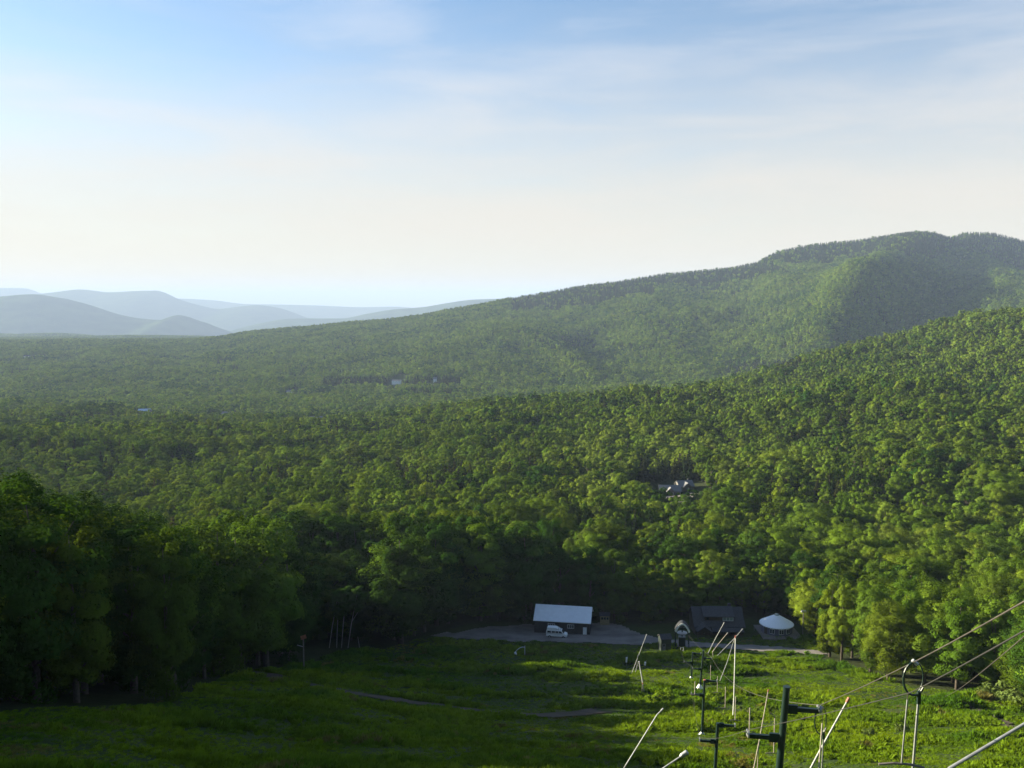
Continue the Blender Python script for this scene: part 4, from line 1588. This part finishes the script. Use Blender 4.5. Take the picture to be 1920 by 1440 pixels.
# ------------------------------------------------------------------ snow lances
def lance(base, pix, Y, r, mat, lab, tip=None, tipmat=None, legs=None, head=False, name='snow_lance', bend=None):
    """base: ground point; pix: pixels the pipe passes, at depth Y"""
    base = np.array(base)
    pts = [Vector((0, 0, -.3))]
    for (a, b) in pix:
        p = at(a, b, Y)
        pts.append(Vector(p - base))
    t = thing(name, lab, 'snow lance', base, 0, 'snowmaking lances on the slope')
    n = len(pts)
    MB().tube(pts, [r * (1 - .25 * k / (n - 1)) for k in range(n)], 10).build('pipe', mat, t)
    e = pts[-1]
    d = (pts[-1] - pts[-2]).normalized()
    if head:
        MB().tube([e - d * .05, e + d * .08, e + d * .42, e + d * .46], [.09, .14, .15, .10], 14).build('nozzle_head', M_GALV, t)
    else:
        MB().tube([e - d * .02, e + d * max(.22, r * 4)], r * 1.25, 10).build('nozzle', tipmat or M_GALV, t)
    if legs:
        for (a, b) in legs:
            q_ = Vector(at(a, b, Y) - base)
            st = pts[0].lerp(pts[-1], .0)
            MB().tube([Vector(at(*legs[(a, b)], Y) - base) if isinstance(legs, dict) else st, q_], r * .8, 8).build('leg', mat, t)
    MB().tube([(0, 0, -.3), (0, 0, .35)], [max(.12, r * 1.8), max(.1, r * 1.5)], 10).build('hydrant', M_DGREEN, t)
    return t


b = hit(1374, 1346)
lance(b, [(1376, 1310), (1379, 1196)], b[1], .085, M_WHITE, 'tall upright white mast with an orange collar, right of the lift poles', tipmat=M_RED)
b = hit(1338, 1234)
lance(b, [(1378, 1196), (1391, 1181)], b[1], .07, M_GALV, 'far grey lance leaning right, its tip over the mast top')
b = hit(1347, 1281)
lance(b, [(1363, 1243), (1377, 1198)], b[1], .06, M_GALV, 'grey lance leaning right, its top behind the upright mast')
b = hit(1325, 1228)
lance(b, [(1340, 1200), (1357, 1169)], b[1], .065, M_GALV, 'grey lance leaning right in front of the lodge window')
b = hit(1338, 1236)
lance(b, [(1336, 1222), (1345, 1210), (1363, 1188)], b[1], .065, M_PINK, 'kinked yellowish lance between two grey lances by the lane')
b = hit(1150, 1472)
lance(b, [(1170, 1440), (1232, 1340), (1240, 1332)], b[1], .05, M_GALV, 'long grey lance leaning right with a bent tip, left of the ruts')
b = hit(1150, 1500)
lance(b, [(1240, 1443), (1277, 1418)], b[1], .06, M_GALV, 'low grey lance with a fat drum nozzle at the bottom edge', head=True)
b = hit(1405, 1478)
lance(b, [(1423, 1392), (1440, 1297)], b[1], .05, M_PINK, 'pale lance with a red top leaning behind the nearest tower arm', tipmat=M_RED,
      legs={(1418, 1470): (1423, 1392)})
b = hit(1490, 1490)
lance(b, [(1540, 1403), (1588, 1316)], b[1], .075, M_GALV, 'thick grey lance with an orange top right of the nearest tower', tipmat=M_RED)
b = np.array([*at(1700, 1490, 24)[:2], 0])
b[2] = gz(b[0], b[1])
lance(b, [(1780, 1441), (1925, 1355), (1990, 1317)], 22, .05, M_GALV, 'grey lance crossing the bottom right corner')
b = hit(1183, 1264)
t = lance(b, [(1197, 1230), (1212, 1191)], b[1], .06, M_GALV, 'grey lance on a bracket leaning right, left of the rutted strip')
MB().tube([Vector(at(1196, 1228, b[1]) - b), Vector(at(1195, 1247, b[1]) - b), Vector((.9, 0, .4))], .05, 8).build('bracket', M_GALV, t)
b = hit(1206, 1302)
t = thing('snow_lance', 'red and white lance standing on a forked foot in the sunlit glade', 'snow lance', b, 0, 'snowmaking lances on the slope')
A_ = [Vector(at(a, c, b[1]) - b) for a, c in ((1205, 1281), (1198, 1240))]
MB().tube(A_, [.09, .075], 10).build('pipe', M_WHITE, t)
MB().tube([A_[0] + Vector((.1, .03, .1)), A_[1] + Vector((.1, .03, 0))], .045, 8).build('hose', M_RED, t)
for s_ in ((1203, 1301), (1209, 1300)):
    q_ = Vector(at(s_[0], s_[1], b[1]) - b)
    q_.z = -.2
    MB().tube([A_[0], q_], [.07, .085], 8).build('leg', M_PINK, t)
MB().tube([A_[0] - Vector((0, 0, .1)), A_[0] + Vector((0, 0, .12))], .11, 10).build('collar', M_RED, t)

for (px, py, hpx, lab) in [(1174, 1249, 17, 'white hydrant cover on a thin post left of the leaning lance'), (1209, 1252, 11, 'short white hydrant cover right of the leaning lance')]:
    b = hit(px, py)
    t = thing('hydrant', lab, 'hydrant', b)
    h = hpx / F * (b[1] * 1.03)
    MB().tube([(0, 0, -.2), (.05, 0, h * .5)], .06, 8).build('post', M_WOOD, t)
    MB().tube([(.04, 0, h * .45), (.1, 0, h)], [.17, .19], 12).build('cover', M_WHITE, t)
    MB().tube([(.1, 0, h), (.35, 0, h + .4)], .025, 6).build('handle', M_GALV, t)
b = hit(984, 1228)
t = thing('snow_gun', 'white-headed snow gun on a curved pipe below the barn', 'snow gun', b, 0)
dpt = b[1]
cv = [Vector(at(a, c, dpt) - b) for a, c in ((981, 1213), (976, 1214), (970, 1218), (966, 1223))]
MB().tube([(0, 0, -.2), Vector(at(984, 1211, dpt) - b)], .06, 8).build('post', M_TRIM, t)
MB().tube([Vector(at(984, 1214, dpt) - b)] + cv, .065, 8).build('pipe', M_TRIM, t)
MB().tube([cv[-1] + Vector((.05, 0, .1)), cv[-1] + Vector((-.0, 0, -.1)), Vector(at(968, 1230, dpt) - b)], [.14, .27, .30], 12).build('head', M_WHITE, t)

# orange board on a post in the dark wood edge
b = hit(570, 1256)
t = thing('sign_post', 'tilted orange board on a grey post at the edge of the dark wood', 'sign', b, .1)
h = 62 / F * b[1] * 1.04
MB().tube([(0, 0, -.3), (0, 0, h)], .13, 8).build('post', M_WOOD, t)
MB().box((.05, -.12, h + .15), (1.05, .12, .75), M=Matrix.Rotation(-.3, 3, 'Y') @ Matrix.Rotation(-.3, 3, 'X')).build('board', M_ORANGE, t, bevel=.02)
MB().tube([(0, 0, h * .72), (-1.2, 0, h * .78)], .07, 8).build('arm', M_GALV, t)
MB().box((-.5, 0, .1), (1.0, .5, .18)).build('base_plate', M_YURT, t)
b = hit(675, 1219)
o = MB().tube([(0, 0, -.2), (-.45, 0, 3.2)], [.07, .05], 8).build('bare_pole', BIRCH)
o.location = tuple(b)
tag(o, 'pale bare pole leaning left at the dark wood edge', 'pole')


# birches
def birch(px, py, h, lean, lab, fork=False):
    b = hit(px, py)
    t = thing('birch_tree', lab, 'tree', b, 0, 'birches in the dark wood')
    m = MB().tube([(0, 0, -.3), (lean * .35, .1, h * .4), (lean, 0, h)], [.10, .08, .04], 8)
    if fork:
        m.tube([(lean * .4, .1, h * .45), (lean * .4 + 1.5, 0, h * .62), (lean * .4 + 2.6, 0, h * .72)], [.06, .05, .02], 7)
    m.build('trunk', BIRCH, t)
    me = NEAR[4][0]
    o = bpy.data.objects.new('crown', me)
    o.parent = t
    o.location = (lean, 0, h * .6)
    o.scale = (.7, .7, .42)
    o.color = (.05, .10, .018, 1)
    C.objects.link(o)


birch(617, 1215, 13, 2.4, 'leftmost pale birch trunk in the dark wood')
birch(631, 1215, 11, .7, 'second pale birch trunk, thin and straight, in the dark wood')
birch(640, 1215, 14, 1.5, 'third pale birch trunk, slightly leaning, in the dark wood')
birch(652, 1215, 14, 2.6, 'forked pale birch trunk in the dark wood', True)

# ------------------------------------------------------------------ cabins in the forest clearing and far houses
def house(name, p, L_, D_, H_, rise_, rz, wall, roof, lab, cross=False, cat='house', base=0.0):
    t = thing(name, lab, cat, (p[0], p[1], p[2] - .2 + base), rz)
    MB().prismx([(0, -1.5 - base), (D_, -1.5 - base), (D_, H_), (D_ / 2, H_ + rise_), (0, H_)], -L_ / 2, L_ / 2).build('wall', wall, t)
    r_ = MB()
    k_ = rise_ / (D_ / 2)
    r_.prismx([(-.5, H_ - .5 * k_ + .03), (D_ / 2, H_ + rise_ + .03), (D_ / 2, H_ + rise_ + .22), (-.5, H_ - .5 * k_ + .22)], -L_ / 2 - .4, L_ / 2 + .4)
    r_.prismx([(D_ / 2, H_ + rise_ + .03), (D_ + .5, H_ - .5 * k_ + .03), (D_ + .5, H_ - .5 * k_ + .22), (D_ / 2, H_ + rise_ + .22)], -L_ / 2 - .4, L_ / 2 + .4)
    rf_ = r_.build('roof', roof, t)
    if cross:
        MB().prism([(-2.3, H_ - .2), (0, H_ + rise_ * .8), (2.3, H_ - .2)], -1.6, D_ / 2).build('gable', wall, t)
        g_ = MB()
        g_.prism([(-2.7, H_ - .45), (-2.7, H_ - .25), (0, H_ + rise_ * .8 + .25), (0, H_ + rise_ * .8 + .03)], -2.0, D_ / 2)
        g_.prism([(0, H_ + rise_ * .8 + .03), (0, H_ + rise_ * .8 + .25), (2.7, H_ - .25), (2.7, H_ - .45)], -2.0, D_ / 2)
        g_.build('gable_roof', roof, t)
    for k in range(3):
        xx = -L_ / 2 + L_ * (k + .6) / 3.2
        MB().box((xx, -.02, H_ * .5), (1.0, .08, 1.1)).build('window', M_GLASSG, t)
    MB().box((L_ * .12, -.02, .9), (.95, .08, 2.0)).build('door', M_TRIM, t)
    MB().box((L_ * .3, D_ * .6, H_ + rise_ + .3), (.6, .6, 1.4)).build('chimney', M_SHINGLE, rf_)
    return t


M_GREYROOF = plain('grey_roof', (.16, .16, .17), .85, var=.2)
M_GREYW = plain('grey_siding', (.16, .15, .14), .85, var=.2)
M_BLUEROOF = plain('pale_blue_roof', (.42, .52, .66), .5, var=.05)
pc0 = P_CABINS
for (dx, dy, L_, rz, cr, lab) in [(-11, 20, 8, .1, True, 'grey-roofed cabin half hidden at the left of the forest clearing'), (4, 14, 12, -.05, True, 'long grey cabin with twin gables in the forest clearing'),
                                  (15, 22, 9, .2, True, 'grey cabin at the back right of the forest clearing')]:
    p = (pc0[0] + dx, pc0[1] + dy, gz(pc0[0] + dx, pc0[1] + dy))
    house('cabin', p, L_, 8, 2.8, 2.6, rz, M_GREYW, M_GREYROOF, lab, cr, 'cabin')
q_ = pc0[:2] + np.array([6, 4])
drape_poly('driveway', q_ + np.array([(-7, -26), (4, -30), (9, -5), (10, 8), (-9, 8), (-6, -5)]), GRAVEL, 'grey driveway in front of the forest cabins', 'driveway', off=.15)
drape_poly('forest_road', P_DRIVE[:2] + np.array([(-4, -18), (4, -20), (3, 10), (-3, 16), (-6, 8)]), GRAVEL, 'short piece of grey road between the trees', 'road', off=.15)
FH = [('barn', 18, 12, 5, 4, .05, M_GREYW, M_BLUEROOF, 'far barn with a pale blue roof on the valley floor', 'barn'),
      ('house', 22, 9, 5, 2.5, -.1, M_WHITE, M_GREYROOF, 'long white house on the valley floor before dark conifers', 'house'),
      ('house', 17, 9, 4.5, 3, .15, M_TRIM, M_GREYROOF, 'pale house in the valley right of the blue-roofed barn', 'house'),
      ('house', 20, 11, 6, 4, .2, M_WHITE, M_SHINGLE, 'farthest white house beside a hayfield at the left edge', 'house'),
      ('house', 8, 7, 5, 3, .0, M_WHITE, M_GREYROOF, 'tiny white house right of the long white one', 'house'),
      ('house', 14, 9, 4, 3, -.1, M_GREYW, M_GREYROOF, 'grey-roofed house left of centre on the near valley floor', 'house'),
      ('house', 18, 9, 4, 3, .1, M_GREYW, M_GREYROOF, 'long low grey house at the near edge of the valley floor', 'house')]
for p, (nm, L_, D_, H_, ri_, rz, wl, rfm, lab, cat) in zip(FARH, FH):
    pp = (p[0], p[1] + 8, gz(p[0], p[1] + 8))
    house(nm, pp, L_, D_, H_, ri_, rz, wl, rfm, lab, False, cat, base=4.0)

# ------------------------------------------------------------------ haze
HZ = (-40000, 40000, -900, 52000, -860, 350)
hb = MB().box(((HZ[0] + HZ[1]) / 2, (HZ[2] + HZ[3]) / 2, (HZ[4] + HZ[5]) / 2), (HZ[1] - HZ[0], HZ[3] - HZ[2], HZ[5] - HZ[4]))
m = bpy.data.materials.new('haze')
t_, n_, l_ = nt(m)
out = n_.new('ShaderNodeOutputMaterial')
pv_ = n_.new('ShaderNodeVolumePrincipled')
pv_.inputs['Color'].default_value = (.46, .59, .86, 1)
pv_.inputs['Density'].default_value = .53e-4
pv_.inputs['Anisotropy'].default_value = .0
l_.new(pv_.outputs[0], out.inputs['Volume'])
ho = hb.build('haze', m)
tag(ho, 'thin blue evening haze filling the valley air', 'haze', kind='stuff')

# ------------------------------------------------------------------ sky and sun
w = bpy.data.worlds.new('World')
SC.world = w
w.use_nodes = True
t_ = w.node_tree
n_, l_ = t_.nodes, t_.links
n_.clear()
out = n_.new('ShaderNodeOutputWorld')
bg = n_.new('ShaderNodeBackground')
sk = n_.new('ShaderNodeTexSky')
sk.sky_type = 'NISHITA'
sk.sun_disc = False
sk.sun_elevation = SUN_EL
sk.sun_rotation = SUN_AZ
sk.altitude = 400
sk.air_density = 1.0
sk.dust_density = .35
sk.ozone_density = 2.6
bg.inputs['Strength'].default_value = .052
# thin cirrus
tc = n_.new('ShaderNodeTexCoord')
mp = n_.new('ShaderNodeMapping')
mp.inputs['Scale'].default_value = (1.2, 1.2, 7.0)
mp.inputs['Rotation'].default_value = (0, .12, 0)
l_.new(tc.outputs['Generated'], mp.inputs['Vector'])
no = n_.new('ShaderNodeTexNoise')
no.inputs['Scale'].default_value = 2.6
no.inputs['Detail'].default_value = 7
no.inputs['Roughness'].default_value = .55
no.inputs['Distortion'].default_value = .3
l_.new(mp.outputs[0], no.inputs['Vector'])
rp_ = n_.new('ShaderNodeMapRange')
rp_.inputs['From Min'].default_value = .48
rp_.inputs['From Max'].default_value = .75
rp_.inputs['To Max'].default_value = .15
l_.new(no.outputs['Fac'], rp_.inputs['Value'])
mx = n_.new('ShaderNodeMix')
mx.data_type = 'RGBA'
l_.new(rp_.outputs[0], mx.inputs['Factor'])
l_.new(sk.outputs[0], mx.inputs[6])
mx.inputs[7].default_value = (7, 7, 7.2, 1)
# thin high veil that thickens towards the horizon
nv = n_.new('ShaderNodeVectorMath')
nv.operation = 'NORMALIZE'
l_.new(tc.outputs['Generated'], nv.inputs[0])
sx = n_.new('ShaderNodeSeparateXYZ')
l_.new(nv.outputs[0], sx.inputs[0])
vr = n_.new('ShaderNodeMapRange')
vr.interpolation_type = 'SMOOTHSTEP'
vr.inputs['From Min'].default_value = .36
vr.inputs['From Max'].default_value = .04
vr.inputs['To Max'].default_value = .86
ns = n_.new('ShaderNodeMath')
ns.operation = 'MULTIPLY_ADD'
ns.inputs[1].default_value = -.17
l_.new(no.outputs['Fac'], ns.inputs[0])
l_.new(sx.outputs['Z'], ns.inputs[2])
na = n_.new('ShaderNodeMath')
na.operation = 'ADD'
na.inputs[1].default_value = .085
l_.new(ns.outputs[0], na.inputs[0])
l_.new(na.outputs[0], vr.inputs['Value'])
vm = n_.new('ShaderNodeMix')
vm.data_type = 'RGBA'
fr = n_.new('ShaderNodeMapRange')  # veil limited to the sky ahead, to cut ambient light from behind
fr.interpolation_type = 'SMOOTHSTEP'
fr.inputs['From Min'].default_value = -.1
fr.inputs['From Max'].default_value = .6
l_.new(sx.outputs['Y'], fr.inputs['Value'])
fm = n_.new('ShaderNodeMath')
fm.operation = 'MULTIPLY'
l_.new(vr.outputs[0], fm.inputs[0])
l_.new(fr.outputs[0], fm.inputs[1])
l_.new(fm.outputs[0], vm.inputs['Factor'])
l_.new(mx.outputs[2], vm.inputs[6])
vm.inputs[7].default_value = (4.2, 3.75, 3.2, 1)
l_.new(vm.outputs[2], bg.inputs['Color'])
l_.new(bg.outputs[0], out.inputs['Surface'])

sun = bpy.data.lights.new('sun', 'SUN')
sun.energy = 5.0
sun.angle = math.radians(.5)
sun.color = (1.0, .90, .64)
so = bpy.data.objects.new('sun', sun)
C.objects.link(so)
so.rotation_euler = Vector(SUN).to_track_quat('Z', 'Y').to_euler()
so.location = (-50, 30, 100)

vs = SC.view_settings
vs.view_transform = 'Standard'
vs.look = 'None'
vs.exposure = 2.05
vs.gamma = 1.0
cy = SC.cycles
cy.max_bounces = 5
cy.diffuse_bounces = 2
cy.glossy_bounces = 2
cy.transmission_bounces = 3
cy.volume_bounces = 0
cy.transparent_max_bounces = 4
cy.use_denoising = True
